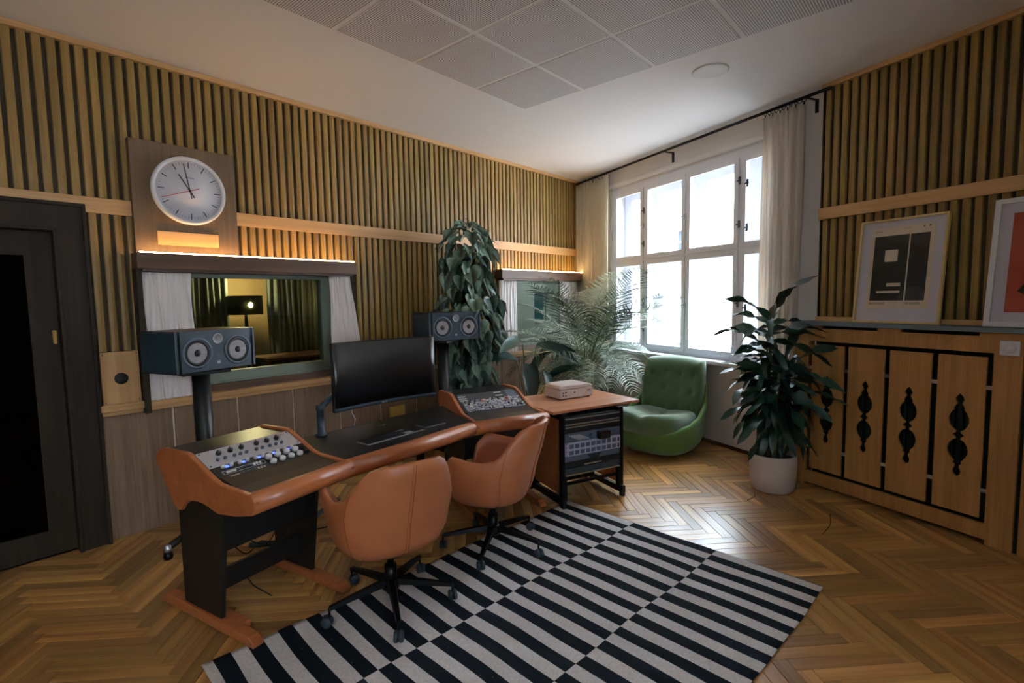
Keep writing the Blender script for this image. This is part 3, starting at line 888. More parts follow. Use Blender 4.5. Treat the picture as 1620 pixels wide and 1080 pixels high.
# radiator fins behind
ra = thing('radiator', 'dark radiator hidden behind the cut-out panels', 'radiator', COR, TH)
for k in range(24):
    MB().bbox(3.64 + k * .045, 3.675 + k * .045, -.19, -.10, .10, 1.02, .008).obj('fin', M['shade'], ra)
MB().box(3.63, 4.73, -.16, -.13, .0, .12).obj('stand', M['shade'], ra)
th_ = thing('thermostat', 'white wall thermostat plate with round dial on the oak panel', 'thermostat', COR, TH)
MB().bbox(4.765, 4.855, y0 - .008, y0, 1.132, 1.215, .003).obj('plate', M['white'], th_)
MB().lathe([(0, 0), (.026, 0), (.026, .01), (.022, .018), (0, .018)], 24, Tm(4.815, y0 - .008, 1.172, rx=PI / 2)).obj('dial', M['white'], th_)
struct(MB().bbox(3.545, 3.56, -.085, -.0, 1.29, 3.05, .002).obj('trim_1', M['doorwood'])); wr(bpy.data.objects['trim_1'])

# ------------------------------------------------------------------ framed posters
def poster(name, label, t, w, h, zb, o_bot, o_top, framemat, fb, build):
    lean = math.atan2(o_bot - o_top, h)
    o = thing(name, label, 'poster', (0, 0, 0))
    base = COR + T * t + N * (o_bot); o.location = (base.x, base.y, zb)
    o.rotation_euler = (0, 0, 0)
    o.matrix_world = Matrix.Translation((base.x, base.y, zb)) @ Matrix.Rotation(TH, 4, 'Z') @ Matrix.Rotation(-lean, 4, 'X')
    # local: x along, z up, y into the wall
    wallmesh([(fb, w - fb, fb, h - fb)], 0, w, 0, h, -.022, .0).obj('frame', framemat, o)
    MB().box(.002, w - .002, -.006, -.001, .002, h - .002).obj('mount', M['mat'], o)
    build(o, w, h)
    MB().box(fb, w - fb, -.0135, -.0125, fb, h - fb).obj('pane', M['picglass'], o)
    return o


def art1(o, w, h):
    mb = MB().box(.075, w - .075, -.0075, -.006, .10, h - .055); mb.obj('print_sheet', M['paper'], o)
    x0, x1, z0, z1 = .098, w - .10, .155, h - .115
    MB().box(x0, x1, -.0085, -.0075, z0, z1).obj('dark_field', M['ink'], o)
    mb = MB()
    sw_, sh_ = x1 - x0, z1 - z0
    for a, b, c, d in ((.64, .665, .0, 1.0), (.22, .46, .60, .78), (.30, .56, .22, .27), (.12, .56, .12, .15)):
        mb.box(x0 + a * sw_, x0 + b * sw_, -.0092, -.0085, z0 + c * sh_, z0 + d * sh_)
    mb.obj('cream_blocks', M['cream'], o)
    text('lettering', 'BAUHAUS', .022, M['ink'], o, Tm(x0, -.0078, .128, rx=PI / 2), .0002)
    text('lettering', '100 JAHRE', .022, M['ink'], o, Tm(x1 - .12, -.0078, .128, rx=PI / 2), .0002)
    text('lettering', 'BAUHAUS', .010, M['ink'], o, Tm(x0, -.0078, h - .085, rx=PI / 2), .0002)
    text('lettering', '1919 - 2019', .010, M['ink'], o, Tm(x0 + .17, -.0078, h - .078, rx=PI / 2), .0002)
    MB().box(x1 - .045, x1 - .036, -.0082, -.0075, h - .075, h - .066).box(x1 - .012, x1 - .003, -.0082, -.0075, h - .075, h - .066).obj('marks', M['ink'], o)


def art2(o, w, h):
    MB().box(.085, w - .085, -.0075, -.006, .085, h - .085).obj('orange_field', M['orange'], o)
    text('lettering', 'O', .11, M['ink'], o, Tm(.14, -.0078, h - .195, rx=PI / 2), .0003)
    text('lettering', 'VI', .075, M['ink'], o, Tm(.15, -.0078, h - .30, rx=PI / 2), .0003)
    MB().prism([(.15, .22), (.24, .37), (.5, .37), (.5, .20), (.25, .17)], -.0085, -.0075, 'xz').obj('pale_shape', M['cream'], o)
    MB().prism([(.135, .205), (.165, .25), (.21, .225), (.18, .18)], -.0092, -.0085, 'xz').prism([(.19, .18), (.215, .22), (.26, .205), (.25, .165)], -.0092, -.0085, 'xz').obj('dark_blocks', M['ink'], o)


poster('framed_poster', 'gold framed black and cream poster leaning on the radiator cover', 3.895, .535, .715, 1.2885, .19, .115, M['gold'], .014, art1)
poster('framed_poster', 'white framed orange poster leaning at the right edge of the radiator cover', 4.655, .62, .74, 1.2885, .19, .115, M['white'], .028, art2)

# ------------------------------------------------------------------ rug
rug_o = thing('x', None, None); bpy.data.objects.remove(rug_o)
RU = Vector((-.9970, .0780, 0)); RV = Vector((.0780, .9970, 0)); RO = Vector((2.941, .478, 0))
LU, LV = 2.40, 1.665
nu, nv = 120, 60
vs = []; uvc = []
for i in range(nu + 1):
    for j in range(nv + 1):
        u = LU * i / nu; v = LV * j / nv
        e = min(1, .35 + .65 * abs(j / nv - .5) * 2)
        du = .010 * noise.noise(Vector((u * 5, v * 3, 1))) + .012 * noise.noise(Vector((u * 1.7, v * 1.2, 8)))
        dv = .008 * noise.noise(Vector((u * 3, v * 3, 5))) + .012 * noise.noise(Vector((u * 1.5, 0, 9)))
        p = RO + RU * (u + du) + RV * (v + dv)
        z = .0035 + .0015 * (noise.noise(Vector((u * 4, v * 4, 3))) + .5)
        vs.append((p.x, p.y, z)); uvc.append((u + .0655 * 2 - .004, v / LV * .99999))
fs = []
for i in range(nu):
    for j in range(nv):
        a = i * (nv + 1) + j; fs.append((a, a + nv + 1, a + nv + 2, a + 1))
mb = MB(); mb.add(vs, fs, True)
me = mb.mesh('rug', M['rug'])
ul = me.uv_layers.new(name='UVMap')
for l in me.loops: ul.data[l.index].uv = uvc[l.vertex_index]
rug = link('rug', me); tag(rug, 'large flatwoven rug with offset black and off-white stripes', 'rug')
s = rug.modifiers.new('s', 'SOLIDIFY'); s.thickness = .0042; s.offset = -1 if True else 1

# ------------------------------------------------------------------ workstation desk
desk = thing('studio_desk', 'curved studio desk with black top, cherry wood nose and two raised rack bays', 'desk')
A1 = R(10.1); A3 = R(-22.5)
F1 = Vector((.866, 2.181, 0)); U1 = Vector((math.cos(A1), math.sin(A1), 0)); V1 = Vector((-math.sin(A1), math.cos(A1), 0))
BWD = .54
J1 = F1 + U1 * BWD
J2 = Vector((2.335, 2.345, 0)); U3 = Vector((math.cos(A3), math.sin(A3), 0)); V3 = Vector((-math.sin(A3), math.cos(A3), 0))
J3 = J2 + U3 * .555
side = [(0.035, .612), (0.0, .64), (-.006, .675), (.012, .697), (.04, .703), (.253, .713), (.30, .728), (.485, .812), (.51, .818), (.715, .812), (.755, .80), (.785, .77), (.79, .735), (.645, .545), (.625, .525), (.58, .53), (.555, .56), (.51, .588), (.45, .598), (.39, .598), (.33, .585), (.275, .572), (.25, .575), (.14, .588)]


def bay(F, ang, w, tagl):
    # side panels
    for k, x in enumerate((0, w - .025)):
        mb = MB().prism(side, x, x + .025, 'yz')
        o = mb.obj('side_panel', M['cherry'], desk, F, ang)
        bv = o.modifiers.new('b', 'BEVEL'); bv.width = .005; bv.segments = 2; bv.limit_method = 'ANGLE'
    iw0, iw1 = .025, w - .025
    top = [(.05, .690), (.26, .699), (.262, .69), (.05, .68)]
    MB().prism([(.045, .692), (.262, .702), (.262, .69), (.045, .68)], iw0, iw1, 'yz').obj('front_deck', M['blackveneer'], desk, F, ang)
    MB().prism([(.262, .702), (.488, .800), (.488, .788), (.262, .69)], iw0, iw1, 'yz').obj('rack_bed', M['black'], desk, F, ang)
    MB().prism([(.488, .803), (.74, .800), (.775, .77), (.775, .745), (.74, .788), (.488, .79)], iw0, iw1, 'yz').obj('rear_deck', M['blackveneer'], desk, F, ang)
    # under-body
    MB().prism([(.10, .68), (.30, .58), (.34, .36), (.46, .33), (.60, .53), (.74, .74), (.6, .76), (.45, .76)], iw0 + .01, iw1 - .01, 'yz').obj('rack_well', M['black'], desk, F, ang)
    for x in (.012, w - .037):
        o = MB().prism([(.25, .60), (.33, .05), (.635, .05), (.635, .60)], x + .003, x + .022, 'yz').obj('leg_panel', M['black'], desk, F, ang)
        z = [(.0, .012), (.0, .035), (.035, .055), (.27, .062), (.72, .062), (.765, .04), (.765, .012)]
        o = MB().prism([(a + .07, b) for a, b in z], x - .012, x + .04, 'yz').obj('foot', M['cherry'], desk, F, ang)
        bv = o.modifiers.new('b', 'BEVEL'); bv.width = .004; bv.segments = 2; bv.limit_method = 'ANGLE'
        if x < .1:
            MB().bbox(x + .038, x + .075, .22, .50, .012, .058, .004).obj('foot_block', M['cherry'], desk, F, ang)
        for yy in (.13, .78):
            MB().lathe([(0, 0), (.012, 0), (.012, .012), (0, .012)], 10, Tm(x + .014, yy, 0)).obj('glide', M['rubber'], desk, F, ang)
    MB().box(.03, w - .03, .42, .44, .14, .24).obj('stretcher', M['black'], desk, F, ang)


bay(F1, A1, BWD, 'l'); bay(J2, A3, .555, 'r')
# nose: rounded cherry bar along each section
nosep = [(.05, .612), (.022, .616), (.002, .632), (-.006, .655), (-.003, .680), (.012, .697), (.035, .704), (.06, .702), (.06, .66)]


def nose(P, Q, w0=0, w1=0):
    d = Q - P; a = math.atan2(d.y, d.x); l = d.length
    n = 10
    vs = []
    for i in range(2):
        for yy, zz in nosep:
            x = (0 if i == 0 else l) + (w0 if i == 0 else -w1) * (yy)
            vs.append((x, yy, zz))
    k = len(nosep)
    mb = MB(); mb.add(vs, [(i, (i + 1) % k, k + (i + 1) % k, k + i) for i in range(k)], True)
    mb.add(vs, [tuple(range(k)), tuple(range(k, 2 * k))[::-1]])
    return mb.obj('front_nose', M['cherry'], desk, P, a)


nose(F1 + U1 * .004, J1 + U1 * .0, 0, -.05); nose(J1, J2, -.05, .2); nose(J2, J3 - U3 * .004, -.2, 0)
# centre deck polygon
back1 = J1 + V1 * .69; back2 = J2 + V3 * .72
dc = (J2 - J1).normalized(); nc = Vector((-dc.y, dc.x, 0))
poly = [J1 + nc * .045 + dc * .002, J2 + nc * .045 - dc * .002, J2 + V3 * .66 + U3 * 0, J1 + V1 * .66]
MB().prism([(p.x, p.y) for p in poly], .672, .700, 'xy').obj('centre_deck', M['blackveneer'], desk)
for J in (J1, J2 - dc * .0):
    a_ = A1 if J is J1 else A3
for P in ((1.478, 2.95), (2.33, 2.92)):
    MB().bbox(P[0] - .022, P[0] + .022, P[1] - .022, P[1] + .022, 0, .672, .004).obj('post', M['black'], desk)
# grommet in the centre deck
MB().lathe([(0, .700), (.04, .700), (.04, .703), (.034, .7035), (0, .7035)], 24, Tm(1.93, 2.83, 0)).obj('grommet', M['black'], desk)

# rack gear -----------------------------------------------------------------
SA = math.atan2(.098, .226)


def gearbase(F, ang, s0):
    p = F + Vector((math.cos(ang), math.sin(ang), 0)) * .028 + Vector((-math.sin(ang), math.cos(ang), 0)) * (.262 + s0 * math.cos(SA))
    return Matrix.Translation((p.x, p.y, .7035 + s0 * math.sin(SA))) @ Matrix.Rotation(ang, 4, 'Z') @ Matrix.Rotation(SA, 4, 'X')


def gear(name, label, F, ang, s0):
    o = thing(name, label, 'rack unit'); o.matrix_world = gearbase(F, ang, s0); return o


def knob(par, x, y, r, h, mat, name='knob', z0=.006):
    o = MB().lathe([(0, 0), (r, 0), (r * .95, h * .8), (r * .8, h), (0, h)], 14).obj(name, mat, par, (x, y, z0))
    return o


g = gear('preamp_unit', 'light grey rack preamp with two rows of black knobs in the left bay', F1, A1, .118)
MB().bbox(0, .483, 0, .127, 0, .006, .001).obj('faceplate', M['gear'], g)
for x in (.098, .155, .211, .290, .347, .402):
    k = knob(g, x - .012, .085, .0125, .016, M['knobk']); MB().box(-.002, .002, -.012, .012, .016, .020).obj('pointer', M['gearg'], k)
for x in (.072, .107, .152, .182, .213, .264, .297, .338, .372, .405): knob(g, x - .012, .042, .0085, .012, M['gearg'])
for x, y in ((.012, .012), (.012, .115), (.471, .012), (.471, .115)): knob(g, x, y, .004, .002, M['ink'], 'screw')
text('lettering', 'PREAMP', .008, M['red'], g, Tm(.42, .105, .0062), .0001)
g = gear('compressor_unit', 'black rack compressor with blue lights and large white knobs in the left bay', F1, A1, .002)
MB().bbox(0, .483, 0, .113, 0, .006, .001).obj('faceplate', M['gearb'], g)
for i in range(10):
    k = knob(g, .05 + i * .040, .098, .0095, .014, M['knobw'])
    if i % 2 == 0: MB().box(.05 + i * .04 + .012, .05 + i * .04 + .028, .092, .106, .006, .0075).obj('blue_lamp', M['blueled'], g)
for i in range(4):
    for j in range(2):
        knob(g, .265 + i * .050, .074 - j * .040, .0155, .018, M['knobw'])
for j in range(2):
    knob(g, .458, .076 - j * .04, .012, .012, M['knobk'])
    y = .070 - j * .038
    mb = MB()
    for a, b, c, d in ((.03, .235, y, y + .002), (.03, .235, y - .024, y - .022), (.03, .032, y - .024, y), (.235, .237, y - .024, y)): mb.box(a, b, c, d, .006, .0068)
    mb.obj('printed_outline', M['knobw'], g)
    MB().box(.045, .09, y - .017, y - .006, .006, .009).obj('label_strip', M['knobw'], g)
    for i in range(8): MB().box(.10 + i * .015, .108 + i * .015, y - .018, y - .006, .006, .012).obj('switch', M['knobw' if i > 4 else 'gearg'], g)
# right bay: one busy channel unit
g = gear('channel_unit', 'busy rack unit crowded with small faders, switches and two red knobs in the right bay', J2, A3, .006)
MB().bbox(0, .483, 0, .238, 0, .006, .001).obj('faceplate', M['gearb'], g)
mb = MB().box(.02, .475, .004, .140, .006, .0072).box(.02, .06, .14, .232, .006, .0072).box(.40, .475, .14, .232, .006, .0072); mb.obj('grey_field', M['gearg'], g)
rnd = random.Random(4)
mbs = {'knobw': MB(), 'gear': MB(), 'knobk': MB(), 'lilac': MB()}
for i in range(30):
    for j in range(8):
        x = .03 + i * .0152; y = .012 + j * .0165
        c = rnd.choice(['knobw', 'gear', 'lilac', 'knobk', 'gear'])
        s_ = rnd.uniform(.0045, .0068); hh = rnd.uniform(.004, .014)
        mbs[c].box(x - s_, x + s_, y - s_ * rnd.uniform(.6, 1.3), y + s_, .0072, .0072 + hh)
for k, v in mbs.items(): tag(v.obj('switch_field', M[k], g), kind='stuff')
for x, y in ((.175, .112), (.375, .118)): knob(g, x, y, .013, .018, M['knobr'])
for x, y in ((.17, .018), (.195, .019), (.22, .02), (.13, .035), (.365, .06), (.42, .022), (.455, .026)): knob(g, x, y, .009, .014, M['knobk'])
for x, y in ((.04, .20), (.04, .175), (.04, .15), (.33, .215), (.33, .175)):
    MB().box(x - .025, x + .035, y - .005, y + .005, .0072, .0085).obj('label_strip', M['knobw'], g)

# keyboard, trackpad
kd = math.radians(4)
kb = thing('keyboard', 'slim dark keyboard with silver rim on the centre of the desk', 'keyboard', (1.80, 2.515, .7005), R(2.5))
MB().bbox(-.209, .209, -.057, .057, 0, .010, .004).obj('body', M['silver'], kb)
MB().box(-.203, .203, -.052, .052, .010, .0108).obj('key_bed', M['black'], kb)
mb = MB(); mw_ = MB()
for r_ in range(6):
    for c in range(21):
        x = -.198 + c * .0189; y = -.047 + r_ * .0168
        (mw_ if 14 <= c <= 16 and r_ in (0, 1, 5) else mb).box(x, x + .0165, y, y + .0145, .0108, .0132)
tag(mb.obj('keys', M['gearb'], kb), kind='stuff'); tag(mw_.obj('pale_keys', M['gear'], kb), kind='stuff')
tp = thing('trackpad', 'dark square trackpad with silver edge right of the keyboard', 'trackpad', (2.13, 2.56, .7005), R(-2))
MB().bbox(-.08, .08, -.057, .057, 0, .009, .004).obj('body', M['silver'], tp)
MB().bbox(-.078, .078, -.055, .055, .009, .0102, .001).obj('surface', M['black'], tp)

# monitor with arm
mo = thing('monitor', 'large curved black computer monitor held over the desk by an arm', 'monitor', (2.005, 2.84, .0), R(-4.5))
HWM = .375


def scr(y_off, z0, z1, inset, name, mat, th=.012):
    def f(u, v):
        x = -HWM + inset + (2 * HWM - 2 * inset) * u
        return (x, y_off - .045 * (x / HWM) ** 2 + .02, z0 + (z1 - z0) * v)
    mb = MB().grid(f, 24, 1)
    o = mb.obj(name, mat, mo); s = o.modifiers.new('s', 'SOLIDIFY'); s.thickness = th; s.offset = -1
    return o


def curved(name, mat, x0, x1, z0, z1, ya, yb):
    vs = []; n = 24
    for i in range(n + 1):
        x = x0 + (x1 - x0) * i / n; c = .02 - .045 * (x / HWM) ** 2
        vs += [(x, ya + c, z0), (x, ya + c, z1), (x, yb + c, z1), (x, yb + c, z0)]
    fs = [(0, 1, 2, 3), (4 * n, 4 * n + 3, 4 * n + 2, 4 * n + 1)]
    for i in range(n):
        for k in range(4): fs.append((4 * i + k, 4 * i + 4 + k, 4 * i + 4 + (k + 1) % 4, 4 * i + (k + 1) % 4))
    return MB().add(vs, fs, True).obj(name, mat, mo)


c = curved('casing', M['black'], -HWM, HWM, .828, 1.252, 0, .03)
for p in c.data.polygons: p.use_smooth = False
c = curved('screen', M['screen'], -HWM + .006, HWM - .006, .852, 1.246, -.0015, .0)
for p in c.data.polygons: p.use_smooth = True
c = curved('chin', M['bluegrey'], -HWM, HWM, .828, .850, -.004, .0)
text('lettering', 'BENQ', .016, M['gear'], mo, Tm(-.03, .0145, .833, rx=PI / 2), .0004)
MB().bbox(-.2, .2, .05, .09, .93, 1.15, .03).obj('back_bulge', M['black'], mo)
arm = thing('articulated_mount', 'dark blue-grey monitor arm clamped to the back left of the desk', 'monitor arm', (1.555, 2.88, .7))
MB().lathe([(0, .0), (.035, 0), (.035, .012), (.022, .016), (.022, .155), (.026, .158), (.026, .185), (.018, .19), (0, .19)], 20).obj('column', M['bluegrey'], arm)
MB().tube([(0, 0, .17), (.20, .08, .26)], .019, 12).obj('lower_arm', M['bluegrey'], arm)
MB().tube([(.20, .08, .26), (.42, .06, .34)], .017, 12).lathe([(0, -.03), (.024, -.03), (.024, .03), (0, .03)], 16, Tm(.20, .08, .26)).obj('upper_arm', M['bluegrey'], arm)
cb = MB().tube([(1.83, 2.98, .83), (1.83, 2.985, .78), (1.85, 2.98, .73), (1.845, 2.985, .70), (1.85, 3.0, .5)], .003, 6).obj('monitor_cable', M['knobw']); tag(cb, 'thin white cable hanging behind the monitor', 'cable')

# ------------------------------------------------------------------ speakers and stands
def speaker(label, loc, ang):
    s_ = thing('loudspeaker', label, 'loudspeaker', loc, ang)
    # local: front at y=0 looking towards -y, width .53, height .25, depth .34
    MB().bbox(-.265, .265, .012, .34, .004, .246, .004).obj('cabinet', M['spkside'], s_)
    MB().bbox(-.266, .266, .014, .342, .246, .254, .002).obj('top_panel', M['spktop'], s_)
    MB().bbox(-.266, .266, .014, .342, -.001, .005, .002).obj('bottom_panel', M['black'], s_)
    MB().bbox(-.236, .236, -.004, .014, .002, .252, .003).obj('baffle', M['bluegrey'], s_)
    for sx in (-1, 1):
        MB().bbox(min(sx * .238, sx * .250), max(sx * .238, sx * .250), .006, .012, .004, .25, .001).obj('port_slot', M['rubber'], s_)
        MB().bbox(min(sx * .250, sx * .266), max(sx * .250, sx * .266), -.002, .014, .002, .252, .002).obj('edge_cheek', M['bluegrey'], s_)
    for sx in (-.135, .135):
        m_ = Tm(sx, -.004, .118, rx=PI / 2)
        w = MB().lathe([(.083, 0), (.095, .0), (.096, .004), (.088, .007), (.080, .004), (.080, .001), (.083, 0)], 40, m_).obj('woofer_ring', M['gearg'], s_)
        MB().lathe([(.081, 0), (.078, .005), (.070, .007), (.062, .003), (.060, -.002)], 40, m_).obj('surround', M['rubber'], w)
        MB().lathe([(.062, .002), (.045, -.004), (.022, -.010), (.020, -.010)], 40, m_).obj('cone', M['cone'], w)
        MB().lathe([(.021, -.009), (.020, .002), (.014, .008), (.006, .0105), (0, .011)], 24, m_).obj('dust_cap', M['rubber'], w)
        MB().box(sx + .02, sx + .06, -.0075, -.0065, .1175, .1195).obj('cone_line', M['silver'], w)
    m_ = Tm(0, -.004, .198, rx=PI / 2)
    tw = MB().lathe([(.024, .0), (.033, .0), (.034, .003), (.030, .005), (.024, .002), (.024, 0)], 32, m_).obj('tweeter_ring', M['silver'], s_)
    MB().lathe([(.025, .0), (.016, -.002), (.010, .001), (0, .002)], 24, m_).obj('tweeter', M['cone'], tw)
    MB().box(-.012, .012, -.0055, -.004, .040, .058).obj('badge', M['silver'], s_)
    MB().lathe([(0, 0), (.003, 0), (.003, .001), (0, .001)], 8, Tm(.0, -.004, .092, rx=PI / 2)).obj('status_lamp', M['silver'], s_)
    return s_


def stand(label, loc, h, ang, tilt_plate):
    s_ = thing('speaker_stand', label, 'stand', loc, ang)
    MB().tube([(0, 0, .09), (0, 0, h - .02)], .052, 24).obj('column', M['black'], s_)
    MB().bbox(-.14, .14, -.12, .12, h - .022, h - .002, .004).obj('top_plate', M['black'], s_)
    for k in range(3):
        a = R(-148 + 120 * k)
        d = Vector((math.cos(a), math.sin(a), 0))
        l = MB().tube([d * .03 + Vector((0, 0, .115)), d * .35 + Vector((0, 0, .07))], .021, 10).obj('leg', M['black'], s_)
        MB().lathe([(0, 0), (.022, .004), (.026, .02), (.022, .045), (0, .05)], 14, Tm(d.x * .35, d.y * .35, .0)).obj('caster', M['blackm'], l)
        MB().lathe([(0, .045), (.02, .05), (.022, .07), (.016, .09), (0, .094)], 14, Tm(d.x * .35, d.y * .35, .0)).obj('cap', M['silver'], l)
    return s_


A_S1 = R(15.5); A_S2 = R(-13.5)
stand('black column speaker stand behind the left bay of the desk', (1.18, 3.67, 0), 1.085, R(0), 0)
sp1 = speaker('dark blue loudspeaker with two woofers in front of the left control window', (1.245, 3.545, 1.086), A_S1)
stand('black column speaker stand in front of the leafy green column', (3.19, 3.62, 0), 1.135, R(20), 0)
sp2 = speaker('dark loudspeaker with two woofers in front of the leafy green column', (3.215, 3.465, 1.136), A_S2)

# ------------------------------------------------------------------ rack table at the right end
RA = R(-21.9)
rk = thing('rack_cart', 'black steel rack cart with wooden sides under the reddish table top', 'rack', (2.917, 2.091, 0), RA)
RW_, RD = .553, .44
for x in (0, RW_ - .05):
    for y in (0, RD - .04):
        MB().bbox(x, x + .05, y, y + .03, .06, .685, .003).obj('post', M['blackm'], rk)
    MB().bbox(x + .005, x + .045, .03, RD - .03, .64, .685, .003).obj('top_rail', M['blackm'], rk)
for x in (-.005, RW_ - .03):
    MB().bbox(x, x + .035, -.02, RD + .06, .03, .075, .003).obj('base_rail', M['blackm'], rk)
    for y in (-.01, RD + .03):
        MB().bbox(x + .002, x + .033, y - .012, y + .03, .0, .085, .006).obj('foot', M['rubber'], rk)
for x in (.012, RW_ - .03):
    MB().box(x, x + .016, .03, RD - .03, .10, .64).obj('side_panel', M['cherry'], rk)
MB().bbox(.05, RW_ - .05, .004, .026, .165, .185, .002).obj('front_bar', M['blackm'], rk)
MB().bbox(.05, RW_ - .05, .30, .33, .075, .14, .003).obj('rear_bar', M['blackm'], rk)
tt = thing('side_table_top', 'reddish wooden table top on the rack cart at the right end of the desk', 'table', (2.87, 2.125, 0), R(-19))
MB().bbox(0, .81, 0, .62, .686, .708, .004).obj('board', M['tabletop'], tt)
MB().bbox(.10, .70, .06, .50, .6855, .6865, .0004).obj('underside', M['black'], tt)


def runit(name, label, z0, z1, mat, build=None, proud=.006):
    o = thing(name, label, 'rack unit', rk.location, RA)
    MB().bbox(.028, .513, -proud, -.0005, z0, z1, .001).obj('faceplate', mat, o)
    MB().box(.055, .49, 0.0, .30, z0 + .004, z1 - .004).obj('chassis', M['gearb'], o)
    if build: build(o)
    return o


def strip2(z):
    def f(o):
        for zz in z: MB().bbox(.030, .510, -.012, -.006, zz - .005, zz + .005, .001).obj('silver_strip', M['silver'], o)
    return f


runit('drawer_unit', 'top black rack drawer with silver strips under the table top', .595, .665, M['gearb'], strip2((.648, .606)))
runit('blank_unit', 'thin dark rack blank with silver strip below the top drawer', .545, .592, M['gearb'], strip2((.587,)))


def disp(o):
    MB().bbox(.30, .395, -.05, -.006, .478, .532, .003).obj('display_pod', M['black'], o)
    MB().box(.31, .385, -.0515, -.050, .486, .524).obj('display', M['screen'], o)
    for i in range(5): MB().tube([(.06 + .02 * i, -.012, .53), (.11 + .022 * i, -.02, .505), (.16 + .02 * i, -.012, .482)], .0022, 6).obj('patch_cable', M['knobw'], o)
    for x in (.25, .43, .46, .49):
        MB().lathe([(0, 0), (.011, 0), (.010, .01), (0, .01)], 14, Tm(x, -.006, .51, rx=PI / 2)).obj('knob', M['gearg'], o)


runit('interface_unit', 'dark rack unit with small display and looping patch cables', .480, .542, M['gearg'], disp)


def patch(o):
    for j in range(2):
        for i in range(9):
            MB().bbox(.062 + i * .047, .098 + i * .047, -.0135, -.0115, .388 + j * .045, .418 + j * .045, .001).obj('socket_block', M['gearg'], o)
        MB().bbox(.488, .500, -.016, -.0115, .388 + j * .045, .418 + j * .045, .001).obj('switch', M['ink'], o)
    for z in (.385, .415, .445, .47): MB().lathe([(0, 0), (.004, 0), (.004, .002), (0, .002)], 8, Tm(.037, -.012, z, rx=PI / 2)).obj('screw', M['ink'], o)


runit('converter_unit', 'pale lilac rack unit with two rows of dark squares', .380, .478, M['lilac'], patch, .012)


def lower(o):
    MB().prism([(.215, .372), (.345, .372), (.315, .342), (.245, .342)], -.009, -.0065, 'xz').obj('black_inset', M['ink'], o)


runit('amplifier_unit', 'grey blue rack unit with black trapezoid inset', .338, .378, M['gearg'], lower)


def low2(o):
    for i in range(10): MB().lathe([(0, 0), (.008, 0), (.008, .004), (0, .004)], 12, Tm(.075 + i * .043, -.006, .318, rx=PI / 2)).obj('jack', M['ink'], o)
    MB().bbox(.19, .34, -.012, -.006, .300, .308, .001).obj('silver_strip', M['silver'], o)


runit('jack_unit', 'dark rack unit with round jacks and a short silver strip', .295, .336, M['gearb'], low2)
runit('lowest_drawer', 'lowest blue grey rack drawer with pale lower lip', .238, .290, M['bluegrey'], lambda o: MB().bbox(.035, .508, -.016, -.006, .238, .246, .001).obj('lip', M['silver'], o))

# pale speckled box on the table
wb = thing('equipment_case', 'pale speckled box with rounded lid standing on the reddish table top', 'box', (3.237, 2.325, .709), R(-18.4))
MB().bbox(0, .322, 0, .215, .006, .075, .006).obj('body', M['plastic'], wb)


def lid(u, v):
    return None


MB().prism([(0.0, .077), (0, .088), (.02, .104), (.05, .110), (.272, .110), (.302, .104), (.322, .088), (.322, .077)], 0.0, .215, 'xz').obj('lid', M['plastic'], wb)
wb.children[-1].modifiers.new('b', 'BEVEL').width = .006
for x, z in ((.03, .052), (.055, .055), (.03, .03), (.055, .028), (.14, .05)):
    MB().lathe([(0, 0), (.006, 0), (.005, .004), (0, .004)], 12, Tm(x, 0, z, rx=PI / 2)).obj('knob', M['ink'], wb)
MB().box(.265, .30, -.002, 0, .052, .058).obj('latch', M['ink'], wb)
for y in (.03, .06, .09, .12, .15, .18):
    MB().box(-.0015, 0, y - .004, y + .004, .025, .045).obj('vent', M['gear'], wb)
for x, y in ((.02, .02), (.30, .02), (.02, .195), (.30, .195)): MB().lathe([(0, 0), (.01, 0), (.01, .007), (0, .007)], 10, Tm(x, y, 0)).obj('foot', M['rubber'], wb)

# ------------------------------------------------------------------ office chairs
def interp(tab, x):
    for (a, b), (c, d) in zip(tab[:-1], tab[1:]):
        if x <= c:
            t = (x - a) / (c - a); t = t * t * (3 - 2 * t); return b + (d - b) * t
    return tab[-1][1]


RIM = [(0, .405), (34, .405), (48, .565), (60, .608), (100, .590), (112, .60), (134, .765), (142, .782), (180, .788)]


def foot(phi, a, b, p=2.6):
    c, s_ = math.cos(phi), math.sin(phi)
    r = (abs(c) ** p + abs(s_) ** p) ** (-1 / p)
    return a * r * c, b * r * s_


def shell_pt(phi, k):
    """k = level fraction through outer bottom -> rim -> inner bottom"""
    ad = abs(math.degrees(phi)); rim = interp(RIM, ad)
    lv = [(.50, .305), (.68, .313), (.82, .345), (.91, .41), (.98, .52), (1.03, .64), (1.05, .80)]
    def prof(z):
        zz = [(l[1], l[0]) for l in lv]
        if z <= zz[0][0]: return zz[0][1]
        for (z0, s0), (z1, s1) in zip(zz[:-1], zz[1:]):
            if z <= z1: return s0 + (s1 - s0) * (z - z0) / (z1 - z0)
        return zz[-1][1]
    if k <= 10:
        z = .305 + (rim - .305) * (k / 10) ** 1.15; sc = prof(z); inn = 0
        if k == 0: sc = .30; z = .303
    elif k == 11: z = rim + .012; sc = prof(rim); inn = .018
    else:
        f = (k - 12) / 5; z = rim - (rim - .35) * f; sc = prof(z); inn = .036
        if k == 12: z = rim - .004
    x, y = foot(phi, .265, .298)
    n = math.hypot(x, y)
    x = x * sc * (1 - inn / n); y = y * sc * (1 - inn / n)
    if x < 0: x -= .22 * max(0, z - .50) * min(1, -x / .2)
    if math.cos(phi) < 0:  # narrow the top of the back
        y *= 1 - .32 * max(0, z - .56) / .22 * min(1, -math.cos(phi) * 1.5)
    return (x, y, z)


